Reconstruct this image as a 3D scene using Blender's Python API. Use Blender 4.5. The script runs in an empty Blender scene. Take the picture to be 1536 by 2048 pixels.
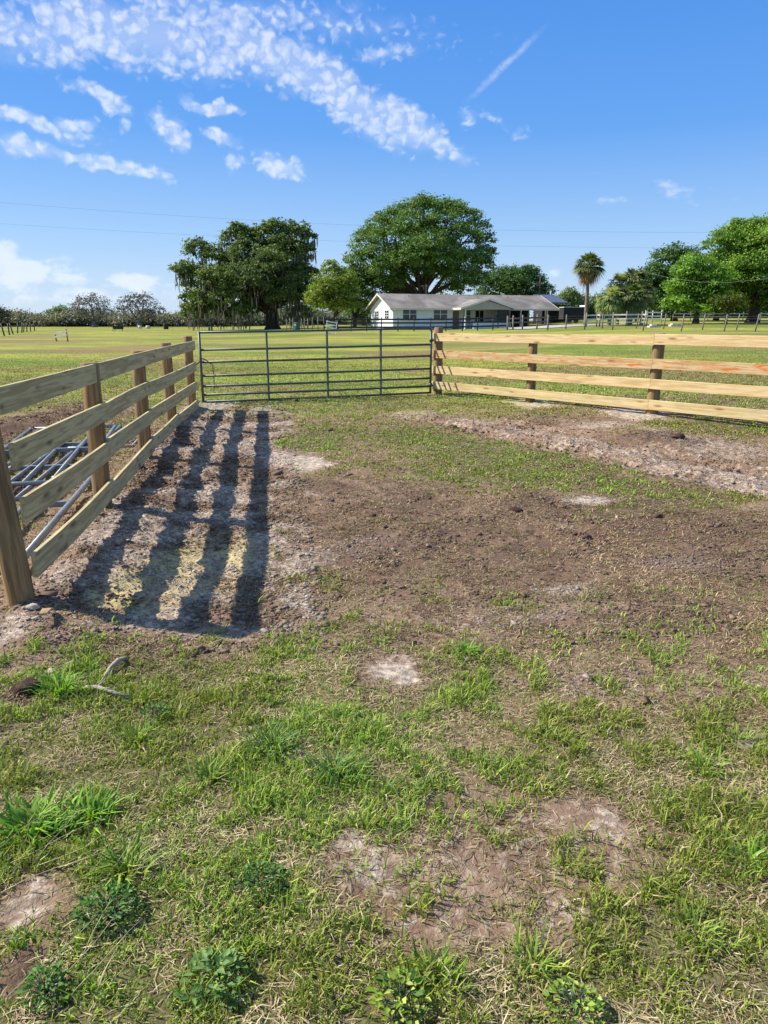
import bpy, math, random
import numpy as np
from mathutils import Vector, Matrix
C = bpy.context.scene
COL = C.collection
R = math.radians
rng = np.random.default_rng(7)
random.seed(7)

# ---------------------------------------------------------------- camera
F_PX = 1450.0; PITCH = math.atan(384 / F_PX); EYE = 1.6
cd = bpy.data.cameras.new('camera'); cam = bpy.data.objects.new('camera', cd); COL.objects.link(cam)
cam.location = (0, 0, EYE); cam.rotation_euler = (math.pi / 2 - PITCH, 0, 0)
cd.sensor_fit = 'VERTICAL'; cd.sensor_height = 36.0; cd.lens = 36.0 * F_PX / 2048
cd.clip_start = 0.05; cd.clip_end = 4000
C.camera = cam

# ---------------------------------------------------------------- sun, sky
SUN = Vector((-1.08, 0.22, 1.0)).normalized()
sl = bpy.data.lights.new('sun', 'SUN'); so = bpy.data.objects.new('sun', sl); COL.objects.link(so)
sl.energy = 4.9; sl.angle = R(0.55); sl.color = (1.0, 0.94, 0.84)
so.rotation_euler = SUN.to_track_quat('Z', 'Y').to_euler()
so.location = (-30, 8, 40)
C.view_settings.view_transform = 'Standard'; C.view_settings.look = 'None'
C.view_settings.exposure = 0.62; C.view_settings.gamma = 1.0
C.view_settings.use_curve_mapping = False

class NT:
    """small helper for node trees"""
    def __init__(s, tree): s.t = tree; s.n = tree.nodes; s.l = tree.links
    def add(s, typ, **kw):
        nd = s.n.new(typ)
        for k, v in kw.items(): setattr(nd, k, v)
        return nd
    def put(s, sock, v):
        if v is None: return
        if hasattr(v, 'links') or isinstance(v, bpy.types.NodeSocket): s.l.new(v, sock)
        elif isinstance(v, (tuple, list)) and len(v) == 3 and sock.type == 'RGBA': sock.default_value = (*v, 1)
        else: sock.default_value = v
    def m(s, op, a, b=None, c=None, clamp=False):
        nd = s.add('ShaderNodeMath', operation=op, use_clamp=clamp)
        s.put(nd.inputs[0], a)
        if b is not None: s.put(nd.inputs[1], b)
        if c is not None: s.put(nd.inputs[2], c)
        return nd.outputs[0]
    def v(s, op, a, b=None):
        nd = s.add('ShaderNodeVectorMath', operation=op)
        s.put(nd.inputs[0], a)
        if b is not None: s.put(nd.inputs[1], b)
        return nd.outputs['Value'] if op in ('LENGTH', 'DOT_PRODUCT') else nd.outputs[0]
    def mix(s, f, a, b, typ='MIX'):
        nd = s.add('ShaderNodeMix', data_type='RGBA', blend_type=typ)
        s.put(nd.inputs[0], f); s.put(nd.inputs[6], a); s.put(nd.inputs[7], b)
        return nd.outputs[2]
    def noise(s, vec, scale, detail=4, rough=.55, dist=0, dim='3D'):
        nd = s.add('ShaderNodeTexNoise', noise_dimensions=dim)
        s.put(nd.inputs['Vector'], vec); nd.inputs['Scale'].default_value = scale
        nd.inputs['Detail'].default_value = detail; nd.inputs['Roughness'].default_value = rough
        nd.inputs['Distortion'].default_value = dist
        return nd.outputs['Fac']
    def ramp(s, f, a, b, smooth=True):
        nd = s.add('ShaderNodeMapRange', interpolation_type='SMOOTHSTEP' if smooth else 'LINEAR')
        s.put(nd.inputs[0], f); s.put(nd.inputs[1], a); s.put(nd.inputs[2], b)
        return nd.outputs[0]
    def sep(s, v):
        nd = s.add('ShaderNodeSeparateXYZ'); s.put(nd.inputs[0], v); return nd.outputs
    def comb(s, x, y, z=0):
        nd = s.add('ShaderNodeCombineXYZ'); s.put(nd.inputs[0], x); s.put(nd.inputs[1], y); s.put(nd.inputs[2], z)
        return nd.outputs[0]

W = bpy.data.worlds.new('World'); C.world = W; W.use_nodes = True
def build_world():
    W.node_tree.nodes.clear(); k = NT(W.node_tree)
    sky = k.add('ShaderNodeTexSky', sky_type='NISHITA')
    sky.sun_disc = False; sky.sun_elevation = math.asin(SUN.z)
    sky.sun_rotation = math.atan2(SUN.x, SUN.y)
    sky.air_density = 1.0; sky.dust_density = 0.35; sky.ozone_density = 2.5; sky.altitude = 30
    hs = k.add('ShaderNodeHueSaturation'); hs.inputs['Saturation'].default_value = 1.22
    hs.inputs['Hue'].default_value = 0.508
    k.put(hs.inputs['Color'], sky.outputs[0])
    tc = k.add('ShaderNodeTexCoord').outputs['Generated']
    X, Y, Z = k.sep(tc)
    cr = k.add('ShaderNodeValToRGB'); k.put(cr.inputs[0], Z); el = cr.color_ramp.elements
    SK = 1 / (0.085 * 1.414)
    for i, (p_, c_) in enumerate([(0., (.56, .71, .93)), (.10, (.35, .58, .93)), (.22, (.13, .38, .90)), (.44, (.05, .25, .80)), (.62, (.17, .33, .70)), (.9, (.32, .44, .64))]):  # top two stops, unseen overhead, made paler to lift and neutralise the fill light
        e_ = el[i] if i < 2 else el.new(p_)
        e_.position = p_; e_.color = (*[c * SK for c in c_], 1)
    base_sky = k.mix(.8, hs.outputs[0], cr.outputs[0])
    # direction on the sky dome: bearing and height
    hyp = k.m('SQRT', k.m('ADD', k.m('MULTIPLY', X, X), k.m('MULTIPLY', Y, Y)))
    P = k.comb(k.m('ARCTAN2', X, Y), k.m('ARCTAN2', Z, hyp))
    wob = k.add('ShaderNodeTexNoise'); k.put(wob.inputs['Vector'], P); wob.inputs['Scale'].default_value = 22
    wob.inputs['Detail'].default_value = 5
    Pw = k.v('ADD', P, k.v('MULTIPLY', k.v('SUBTRACT', wob.outputs['Color'], (.5, .5, .5)), (.05, .04, 0)))
    # long swath of mottled cloud and the smaller patches below it: bearing, height, half sizes, turn, strength
    blobs = [(-0.406, 0.298, 0.11, 0.029, 0, 0.85), (-0.277, 0.309, 0.167, 0.038, -5, 1), (-0.127, 0.294, 0.146, 0.033, -20, 1), (-0.048, 0.26, 0.111, 0.031, -33, 1), (0.02, 0.234, 0.075, 0.023, -25, 1), (0.07, 0.209, 0.047, 0.012, -20, 0.9), (-0.077, 0.336, 0.121, 0.029, -10, 0.45), (0.001, 0.304, 0.043, 0.014, 0, 0.6), (-0.189, 0.341, 0.297, 0.028, -4, 0.5), (-0.336, 0.244, 0.042, 0.012, -25, 1), (-0.214, 0.245, 0.041, 0.011, -8, 1.15), (-0.416, 0.217, 0.074, 0.012, -12, 1), (-0.368, 0.219, 0.025, 0.012, 0, 0.9), (-0.339, 0.18, 0.08, 0.009, -8, 1.1), (-0.42, 0.187, 0.053, 0.012, -5, 1), (-0.262, 0.216, 0.032, 0.015, -35, 0.9), (-0.203, 0.214, 0.027, 0.009, -12, 0.95), (-0.134, 0.185, 0.039, 0.016, -15, 1.05), (-0.189, 0.191, 0.012, 0.012, 0, 0.8), (-0.313, 0.218, 0.012, 0.008, 0, 0.8), (0.107, 0.242, 0.014, 0.014, -30, 0.5), (0.169, 0.219, 0.013, 0.01, 0, 0.4), (0.138, 0.232, 0.031, 0.007, -20, 0.35)]
    tot = None
    for cx, cy, rx, ry, a, st in blobs:
        mp = k.add('ShaderNodeMapping', vector_type='TEXTURE'); k.put(mp.inputs[0], Pw)
        mp.inputs['Location'].default_value = (cx, cy, 0); mp.inputs['Rotation'].default_value = (0, 0, R(a))
        mp.inputs['Scale'].default_value = (rx, ry, 1)
        q = k.m('MULTIPLY', k.m('SUBTRACT', 1.2, k.v('LENGTH', mp.outputs[0])), st)
        tot = q if tot is None else k.m('SMOOTH_MAX', tot, q, .12)
    wob2 = k.add('ShaderNodeTexNoise'); k.put(wob2.inputs['Vector'], P); wob2.inputs['Scale'].default_value = 60
    st = k.v('ADD', P, k.v('MULTIPLY', k.v('SUBTRACT', wob2.outputs['Color'], (.5, .5, .5)), (.022, .016, 0)))
    st = k.v('MULTIPLY', st, (1.0, 1.25, 1))
    cell = k.add('ShaderNodeTexVoronoi', feature='SMOOTH_F1'); k.put(cell.inputs['Vector'], st)
    cell.inputs['Scale'].default_value = 84; cell.inputs['Smoothness'].default_value = .5
    puff = k.m('SUBTRACT', 1.0, k.m('MULTIPLY', cell.outputs['Distance'], 1.7))
    big = k.noise(st, 15, 6, .6); fine = k.noise(st, 110, 5, .62)
    tex = k.m('ADD', k.m('ADD', k.m('MULTIPLY', puff, .62), k.m('MULTIPLY', big, .95)), k.m('MULTIPLY', fine, 1.0))
    dens = k.m('SUBTRACT', k.m('ADD', k.m('MULTIPLY', k.m('MINIMUM', tot, .62), 1.5), tex), 1.30)
    cl = k.m('MULTIPLY', k.ramp(dens, 0, 1.25), .70)
    veil = k.m('MULTIPLY', k.ramp(k.m('ADD', tot, big), .6, 1.5), .30)
    cl = k.m('MAXIMUM', cl, veil)
    cl = k.m('MULTIPLY', cl, k.ramp(tot, -.12, .25))
    # contrail: soft short streak
    mp = k.add('ShaderNodeMapping', vector_type='TEXTURE'); k.put(mp.inputs[0], k.v('ADD', P, k.v('MULTIPLY', k.v('SUBTRACT', wob.outputs['Color'], (.5, .5, .5)), (.008, .008, 0))))
    mp.inputs['Location'].default_value = (0.1466, 0.2895, 0); mp.inputs['Rotation'].default_value = (0, 0, 0.6485)
    mp.inputs['Scale'].default_value = (0.0599, .0055, 1)
    tr = k.m('MULTIPLY', k.ramp(k.m('SUBTRACT', 1.2, k.v('LENGTH', mp.outputs[0])), 0, 1.2), k.m('MULTIPLY', k.ramp(fine, .2, .7), .36))
    cl = k.m('MAXIMUM', cl, tr)
    # low cumulus along the horizon
    yc = k.m('MAXIMUM', Y, .02)
    Q = k.comb(k.m('DIVIDE', X, yc), k.m('DIVIDE', Z, yc))
    nq = k.add('ShaderNodeTexNoise'); k.put(nq.inputs['Vector'], k.v('MULTIPLY', Q, (1, 1.7, 1))); nq.inputs['Scale'].default_value = 26
    nq.inputs['Detail'].default_value = 6; nq.inputs['Roughness'].default_value = .58
    qn = nq.outputs['Fac']
    tot = None
    for cx, cy, rx, ry, st_ in [(-.505, .082, .032, .026, 1.0), (-.47, .062, .07, .022, 1.0), (-.42, .055, .05, .014, .9), (-.33, .048, .055, .017, .95), (-.52, .045, .1, .03, .6),
                               (-.39, .03, .2, .016, .55), (.22, .062, .02, .009, .6), (.38, .16, .05, .016, .3), (.31, .148, .035, .006, .35), (.2, .03, .5, .01, .15)]:
        mp = k.add('ShaderNodeMapping', vector_type='TEXTURE'); k.put(mp.inputs[0], Q)
        mp.inputs['Location'].default_value = (cx, cy, 0); mp.inputs['Scale'].default_value = (rx, ry, 1)
        q = k.m('MULTIPLY', k.m('SUBTRACT', 1.15, k.v('LENGTH', mp.outputs[0])), st_)
        tot = q if tot is None else k.m('MAXIMUM', tot, q)
    cu = k.ramp(k.m('ADD', tot, k.m('MULTIPLY', k.m('SUBTRACT', qn, .5), 2.6)), .12, .62)
    cu = k.m('MULTIPLY', cu, k.m('MULTIPLY', k.ramp(k.m("ADD", tot, k.m("MULTIPLY", k.m("SUBTRACT", qn, .5), 1.2)), 0, .8), .62))
    cl = k.m('MAXIMUM', cl, cu)
    lum = k.mix(qn, (6.4, 7.0, 8.2), (7.9, 8.1, 8.4))
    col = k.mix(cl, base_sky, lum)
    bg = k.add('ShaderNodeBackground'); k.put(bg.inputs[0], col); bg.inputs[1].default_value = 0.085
    o = k.add('ShaderNodeOutputWorld'); k.l.new(bg.outputs[0], o.inputs[0])
    W.cycles.sampling_method = 'MANUAL'; W.cycles.sample_map_resolution = 512
build_world()

# ---------------------------------------------------------------- helpers
def ss(a, b, x):
    t = np.clip((np.asarray(x, float) - a) / (b - a), 0, 1); return t * t * (3 - 2 * t)
_lat = np.random.default_rng(3).random((256, 256))
def vnoise(x, y):
    xi = np.floor(x).astype(int); yi = np.floor(y).astype(int); fx = x - xi; fy = y - yi
    fx = fx * fx * (3 - 2 * fx); fy = fy * fy * (3 - 2 * fy)
    a = _lat[xi & 255, yi & 255]; b = _lat[(xi + 1) & 255, yi & 255]; c = _lat[xi & 255, (yi + 1) & 255]; d = _lat[(xi + 1) & 255, (yi + 1) & 255]
    return (a * (1 - fx) + b * fx) * (1 - fy) + (c * (1 - fx) + d * fx) * fy
def fbm(x, y, s, o=4, rough=.5):
    r = 0; am = 1; tt = 0
    for i in range(o):
        r = r + am * vnoise(x * s + 17.3 * i, y * s + 5.1 * i); tt += am; am *= rough; s *= 2.03
    return r / tt
def terrain(x, y):
    x = np.asarray(x, float); y = np.asarray(y, float)
    z = .19 * ss(3.8, 13, y) + .10 * ss(.5, 4, x) * ss(5, 10, y) * (1 - ss(14, 30, y))
    z = z - .14 * ss(25, 80, y)
    a = x / np.maximum(y, 8.)
    wr = ss(.06, .34, a)
    z = z + wr * (.60 * ss(14, 58, y) + .018 * np.clip(y - 58, 0, 70) * ss(58, 75, y))
    z = z + .42 * ss(30, 88, y) * ss(-.24, -.06, a) * (1 - wr)
    return z
def tz(x, y): return float(terrain(x, y))
def at(u, v, Y):
    """world point at distance Y seen in direction (u, v)"""
    x = (u - 768) / F_PX; y = -(v - 1024) / F_PX
    dy = math.cos(PITCH) + y * math.sin(PITCH); dz = -math.sin(PITCH) + y * math.cos(PITCH)
    return Vector((x * Y / dy, Y, EYE + dz * Y / dy))

def tag(o, label=None, cat=None, group=None, kind=None):
    if label: o['label'] = label
    if cat: o['category'] = cat
    if group: o['group'] = group
    if kind: o['kind'] = kind
    return o
def empty(name, loc, label, cat, group=None, rz=0):
    o = bpy.data.objects.new(name, None); COL.objects.link(o)
    o.location = loc; o.rotation_euler = (0, 0, rz); o.empty_display_size = .2
    return tag(o, label, cat, group)
def np_mesh(name, co, quads, mat, col=None, parent=None, smooth=False, loc=None, gc=None):
    me = bpy.data.meshes.new(name); n = len(co); f = len(quads); kk = quads.shape[1]
    me.vertices.add(n); me.vertices.foreach_set('co', np.ascontiguousarray(co, np.float32).ravel())
    me.loops.add(f * kk); me.loops.foreach_set('vertex_index', np.ascontiguousarray(quads, np.int32).ravel())
    me.polygons.add(f); me.polygons.foreach_set('loop_start', np.arange(0, f * kk, kk, dtype=np.int32))
    if smooth: me.polygons.foreach_set('use_smooth', np.ones(f, bool))
    me.update(calc_edges=True)
    if col is not None:
        at_ = me.attributes.new('Col', 'FLOAT_COLOR', 'POINT')
        c4 = np.ones((n, 4), np.float32); c4[:, :3] = col; at_.data.foreach_set('color', c4.ravel())
    me.materials.append(mat)
    o = bpy.data.objects.new(name, me); COL.objects.link(o)
    if parent: o.parent = parent
    if loc is not None: o.location = loc
    return o
class MB:
    """collects swept and boxed shapes; build() links them as one mesh object"""
    def __init__(s): s.v = []; s.f = []; s.g = []; s.sm = []
    def sweep(s, path, prof, up=(0, 0, 1), scale=None, caps=True, smooth=True, gofs=None):
        path = [Vector(p) for p in path]; n = len(prof); b0 = len(s.v); L = 0
        go = gofs if gofs is not None else random.uniform(0, 50)
        for i, p in enumerate(path):
            a = path[max(i - 1, 0)]; b = path[min(i + 1, len(path) - 1)]; t = (b - a).normalized()
            u = Vector(up)
            if abs(t.dot(u)) > .95: u = Vector((1, 0, 0)) if abs(t.x) < .9 else Vector((0, 1, 0))
            sd = t.cross(u).normalized(); uu = sd.cross(t).normalized()
            sc = scale[i] if scale is not None else 1.0
            if i: L += (p - path[i - 1]).length
            for (x, y) in prof:
                s.v.append(p + sd * (x * sc) + uu * (y * sc)); s.g.append((L + go, x, y))
        for i in range(len(path) - 1):
            for j in range(n):
                k2 = (j + 1) % n; a = b0 + i * n
                s.f.append((a + j, a + n + j, a + n + k2, a + k2)); s.sm.append(smooth)
        if caps:
            s.f.append(tuple(b0 + j for j in range(n))); s.sm.append(False)
            e = b0 + (len(path) - 1) * n
            s.f.append(tuple(e + j for j in reversed(range(n)))); s.sm.append(False)
        return s
    def tube(s, path, r, n=8, scale=None, caps=True):
        prof = [(r * math.cos(2 * math.pi * k / n), r * math.sin(2 * math.pi * k / n)) for k in range(n)]
        return s.sweep(path, prof, scale=scale, caps=caps)
    def box(s, x0, x1, y0, y1, z0, z1):
        b = len(s.v)
        for z in (z0, z1):
            for (x, y) in ((x0, y0), (x1, y0), (x1, y1), (x0, y1)): s.v.append(Vector((x, y, z))); s.g.append((x, y, z))
        for q in ((0, 3, 2, 1), (4, 5, 6, 7), (0, 1, 5, 4), (1, 2, 6, 5), (2, 3, 7, 6), (3, 0, 4, 7)):
            s.f.append(tuple(b + i for i in q)); s.sm.append(False)
        return s
    def poly(s, pts, quads, smooth=False):
        b = len(s.v)
        for p in pts: s.v.append(Vector(p)); s.g.append(tuple(p))
        for q in quads: s.f.append(tuple(b + i for i in q)); s.sm.append(smooth)
        return s
    def prism(s, pts, ax, d):
        """pts: outline of 3-D points in a plane; ax: extrusion vector"""
        n = len(pts); ax = Vector(ax) * d; b = len(s.v)
        for p in pts: s.v.append(Vector(p)); s.g.append(tuple(p))
        for p in pts: q = Vector(p) + ax; s.v.append(q); s.g.append(tuple(q))
        s.f.append(tuple(b + i for i in range(n))); s.f.append(tuple(b + n + i for i in reversed(range(n)))); s.sm += [False, False]
        for i in range(n):
            j = (i + 1) % n; s.f.append((b + i, b + n + i, b + n + j, b + j)); s.sm.append(False)
        return s
    def build(s, name, mat, parent=None, org=(0, 0, 0), loc=None):
        o = Vector(org); me = bpy.data.meshes.new(name)
        me.from_pydata([tuple(v - o) for v in s.v], [], s.f)
        me.polygons.foreach_set('use_smooth', s.sm); me.update()
        a = me.attributes.new('gc', 'FLOAT_VECTOR', 'POINT'); a.data.foreach_set('vector', np.array(s.g, np.float32).ravel())
        me.materials.append(mat)
        import bmesh
        bm = bmesh.new(); bm.from_mesh(me); bmesh.ops.recalc_face_normals(bm, faces=bm.faces); bm.to_mesh(me); bm.free()
        ob = bpy.data.objects.new(name, me); COL.objects.link(ob)
        if parent: ob.parent = parent
        if loc is not None: ob.location = loc
        return ob
RECT = lambda w, t, c=.003: [(-t/2, -w/2+c), (-t/2+c, -w/2), (t/2-c, -w/2), (t/2, -w/2+c), (t/2, w/2-c), (t/2-c, w/2), (-t/2+c, w/2), (-t/2, w/2-c)]

# ---------------------------------------------------------------- materials
def mat(name, fn):
    m = bpy.data.materials.new(name); m.use_nodes = True; k = NT(m.node_tree)
    b = k.n['Principled BSDF']; fn(k, b); return m
def plain(name, col, rough=.6, metal=0., var=.15, sc=8., spec=.5, bump=0.0):
    def fn(k, b):
        g = k.add('ShaderNodeNewGeometry').outputs['Position']
        n = k.noise(g, sc, 5, .6)
        c0 = tuple(c * (1 - var) for c in col); c1 = tuple(min(1, c * (1 + var)) for c in col)
        k.put(b.inputs['Base Color'], k.mix(k.ramp(n, .3, .7), c0, c1))
        b.inputs['Roughness'].default_value = rough; b.inputs['Metallic'].default_value = metal
        b.inputs['Specular IOR Level'].default_value = spec
        if bump:
            bp = k.add('ShaderNodeBump'); bp.inputs['Strength'].default_value = bump; bp.inputs['Distance'].default_value = .02
            k.put(bp.inputs['Height'], k.noise(g, sc * 5, 4)); k.l.new(bp.outputs[0], b.inputs['Normal'])
    return mat(name, fn)
def board_wood(name, pale, grain, knot, stain=None, grey=0.):
    def fn(k, b):
        a = k.add('ShaderNodeAttribute', attribute_name='gc').outputs['Vector']
        rnd = k.add('ShaderNodeObjectInfo').outputs['Random']
        off = k.comb(k.m('MULTIPLY', rnd, 37.), k.m('MULTIPLY', rnd, 11.), 0)
        p = k.v('ADD', a, off)
        wv = k.v('MULTIPLY', p, (1.1, 22, 22)); g1 = k.noise(wv, 1.6, 6, .6, .9)
        g2 = k.noise(k.v('MULTIPLY', p, (5, 160, 160)), 1.0, 4, .6)
        patch = k.noise(k.v('MULTIPLY', p, (1.2, 4, 4)), 1.5, 4, .6)
        c = k.mix(k.ramp(g1, .42, .60), pale, grain)
        c = k.mix(k.m('MULTIPLY', k.ramp(g2, .45, .75), .4), c, tuple(x * .6 for x in grain))
        c = k.mix(k.m('MULTIPLY', k.ramp(patch, .5, .8), .35 + grey), c, (.20, .19, .16))
        tint = k.mix(rnd, (1.0, .95, .86), (.90, .93, .84)); c = k.mix(1.0, c, tint, 'MULTIPLY')
        vo = k.add('ShaderNodeTexVoronoi'); k.put(vo.inputs['Vector'], k.v('MULTIPLY', p, (2.3, 9, 9))); vo.inputs['Scale'].default_value = 1.0
        kn = k.m('SUBTRACT', 1.0, k.ramp(vo.outputs['Distance'], .05, .24))
        c = k.mix(k.m('MULTIPLY', kn, .8), c, knot)
        if stain is not None:
            sn = k.noise(k.v('MULTIPLY', a, (2.2, 14, 14)), 1.4, 5, .6, 1.2)
            c = k.mix(k.m('MULTIPLY', k.ramp(sn, .52, .66), .9), c, stain)
        k.put(b.inputs['Base Color'], c); b.inputs['Roughness'].default_value = .82
        b.inputs['Specular IOR Level'].default_value = .25
        bp = k.add('ShaderNodeBump'); bp.inputs['Strength'].default_value = .35; bp.inputs['Distance'].default_value = .004
        k.put(bp.inputs['Height'], k.m('ADD', g1, g2)); k.l.new(bp.outputs[0], b.inputs['Normal'])
    return mat(name, fn)
def leaf_mat(name, trans=.35, rough=.55):
    def fn(k, b):
        a = k.add('ShaderNodeAttribute', attribute_name='Col').outputs['Color']
        k.put(b.inputs['Base Color'], a); b.inputs['Roughness'].default_value = rough
        b.inputs['Specular IOR Level'].default_value = .3
        tr = k.add('ShaderNodeBsdfTranslucent')
        k.put(tr.inputs[0], k.mix(1.0, a, (1.25, 1.35, .5), 'MULTIPLY'))
        mx = k.add('ShaderNodeMixShader'); mx.inputs[0].default_value = trans
        k.l.new(b.outputs[0], mx.inputs[1]); k.l.new(tr.outputs[0], mx.inputs[2])
        k.l.new(mx.outputs[0], k.n['Material Output'].inputs[0])
    return mat(name, fn)
M = {}
M['board_left'] = board_wood('treated_board', (.62, .52, .29), (.42, .33, .17), (.12, .07, .04), grey=.12)
M['board_right'] = board_wood('fresh_pine_board', (.74, .58, .34), (.60, .42, .20), (.25, .11, .04))
M['board_stain'] = board_wood('stained_pine_board', (.66, .50, .29), (.50, .33, .16), (.22, .10, .04), stain=(.55, .15, .03))
M['post'] = board_wood('round_post_wood', (.36, .24, .12), (.20, .125, .06), (.08, .045, .025), grey=.05)
M['gate'] = plain('weathered_green_grey_pipe', (.085, .11, .09), .5, .35, .25, 14)
M['galv'] = plain('galvanised_pipe', (.22, .245, .27), .5, .5, .18, 12)
M['chain'] = plain('rusty_chain', (.09, .06, .045), .6, .6, .3, 60)
M['leaf'] = leaf_mat('foliage'); M['blade'] = leaf_mat('grass_blade', .30, .6)
M['dead'] = leaf_mat('dry_leaf', .12, .8)
M['bark'] = plain('bark', (.075, .055, .042), .9, 0, .4, 3, .2, .6)
M['palebark'] = plain('pale_bark', (.20, .17, .15), .9, 0, .3, 3, .2)
M['palmbark'] = plain('palm_bark', (.20, .155, .12), .9, 0, .3, 6, .2, .5)
M['whitewall'] = plain('white_painted_block', (.76, .77, .76), .7, 0, .05, 1.5)
M['trim'] = plain('cream_trim', (.62, .60, .54), .6, 0, .06, 3)
M['gable'] = plain('beige_gable', (.40, .38, .31), .7, 0, .08, 3)
M['glass'] = plain('dark_window_glass', (.025, .03, .035), .12, 0, .3, 2, .6)
M['dark'] = plain('dark_interior', (.02, .02, .022), .8, 0, .3, 2)
M['screen'] = plain('dark_screen_mesh', (.035, .035, .035), .8, 0, .2, 2)
M['frame'] = plain('white_window_frame', (.72, .73, .72), .5, 0, .04, 4)
M['door'] = plain('brown_grey_door', (.20, .17, .14), .6, 0, .1, 4)
M['blackfence'] = plain('black_fence_paint', (.022, .021, .021), .6, 0, .3, 4)
M['weathered'] = plain('weathered_grey_wood', (.20, .175, .135), .85, 0, .3, 5)
M['palewood'] = plain('pale_weathered_board', (.55, .53, .46), .8, 0, .15, 5)
M['white'] = plain('white_enamel', (.80, .80, .78), .45, 0, .05, 5)
M['greenplastic'] = plain('dull_green_plastic', (.05, .12, .09), .5, 0, .2, 5)
M['cable'] = plain('dark_cable', (.05, .05, .055), .6, 0, .1, 5)
M['palecable'] = plain('pale_cable', (.28, .28, .27), .6, 0, .1, 5)
M['concrete'] = plain('pale_concrete', (.42, .40, .36), .9, 0, .12, .5)
M['chip'] = board_wood('splintered_scrap_wood', (.58, .44, .27), (.36, .25, .14), (.2, .1, .05))
M['stick'] = plain('grey_dead_stick', (.36, .31, .25), .9, 0, .25, 30, .2, .5)
def roof_fn(k, b):
    a = k.add('ShaderNodeTexCoord').outputs['Object']
    n1 = k.noise(a, .35, 5, .6, .5); n2 = k.noise(k.v('MULTIPLY', a, (1.2, .25, .25)), 2.2, 4, .6); n3 = k.noise(a, 9, 3)
    c = k.mix(k.ramp(n1, .35, .68), (.135, .115, .098), (.30, .27, .235))
    c = k.mix(k.m('MULTIPLY', k.ramp(n2, .5, .75), .5), c, (.09, .085, .075)); c = k.mix(k.m('MULTIPLY', n3, .3), c, (.3, .28, .25))
    k.put(b.inputs['Base Color'], c); b.inputs['Roughness'].default_value = .9
    br = k.add('ShaderNodeTexBrick'); k.put(br.inputs['Vector'], a); br.inputs['Scale'].default_value = 3
    bp = k.add('ShaderNodeBump'); bp.inputs['Strength'].default_value = .3; bp.inputs['Distance'].default_value = .02
    k.put(bp.inputs['Height'], br.outputs['Fac']); k.l.new(bp.outputs[0], b.inputs['Normal'])
M['roof'] = mat('stained_grey_shingle', roof_fn)
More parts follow.
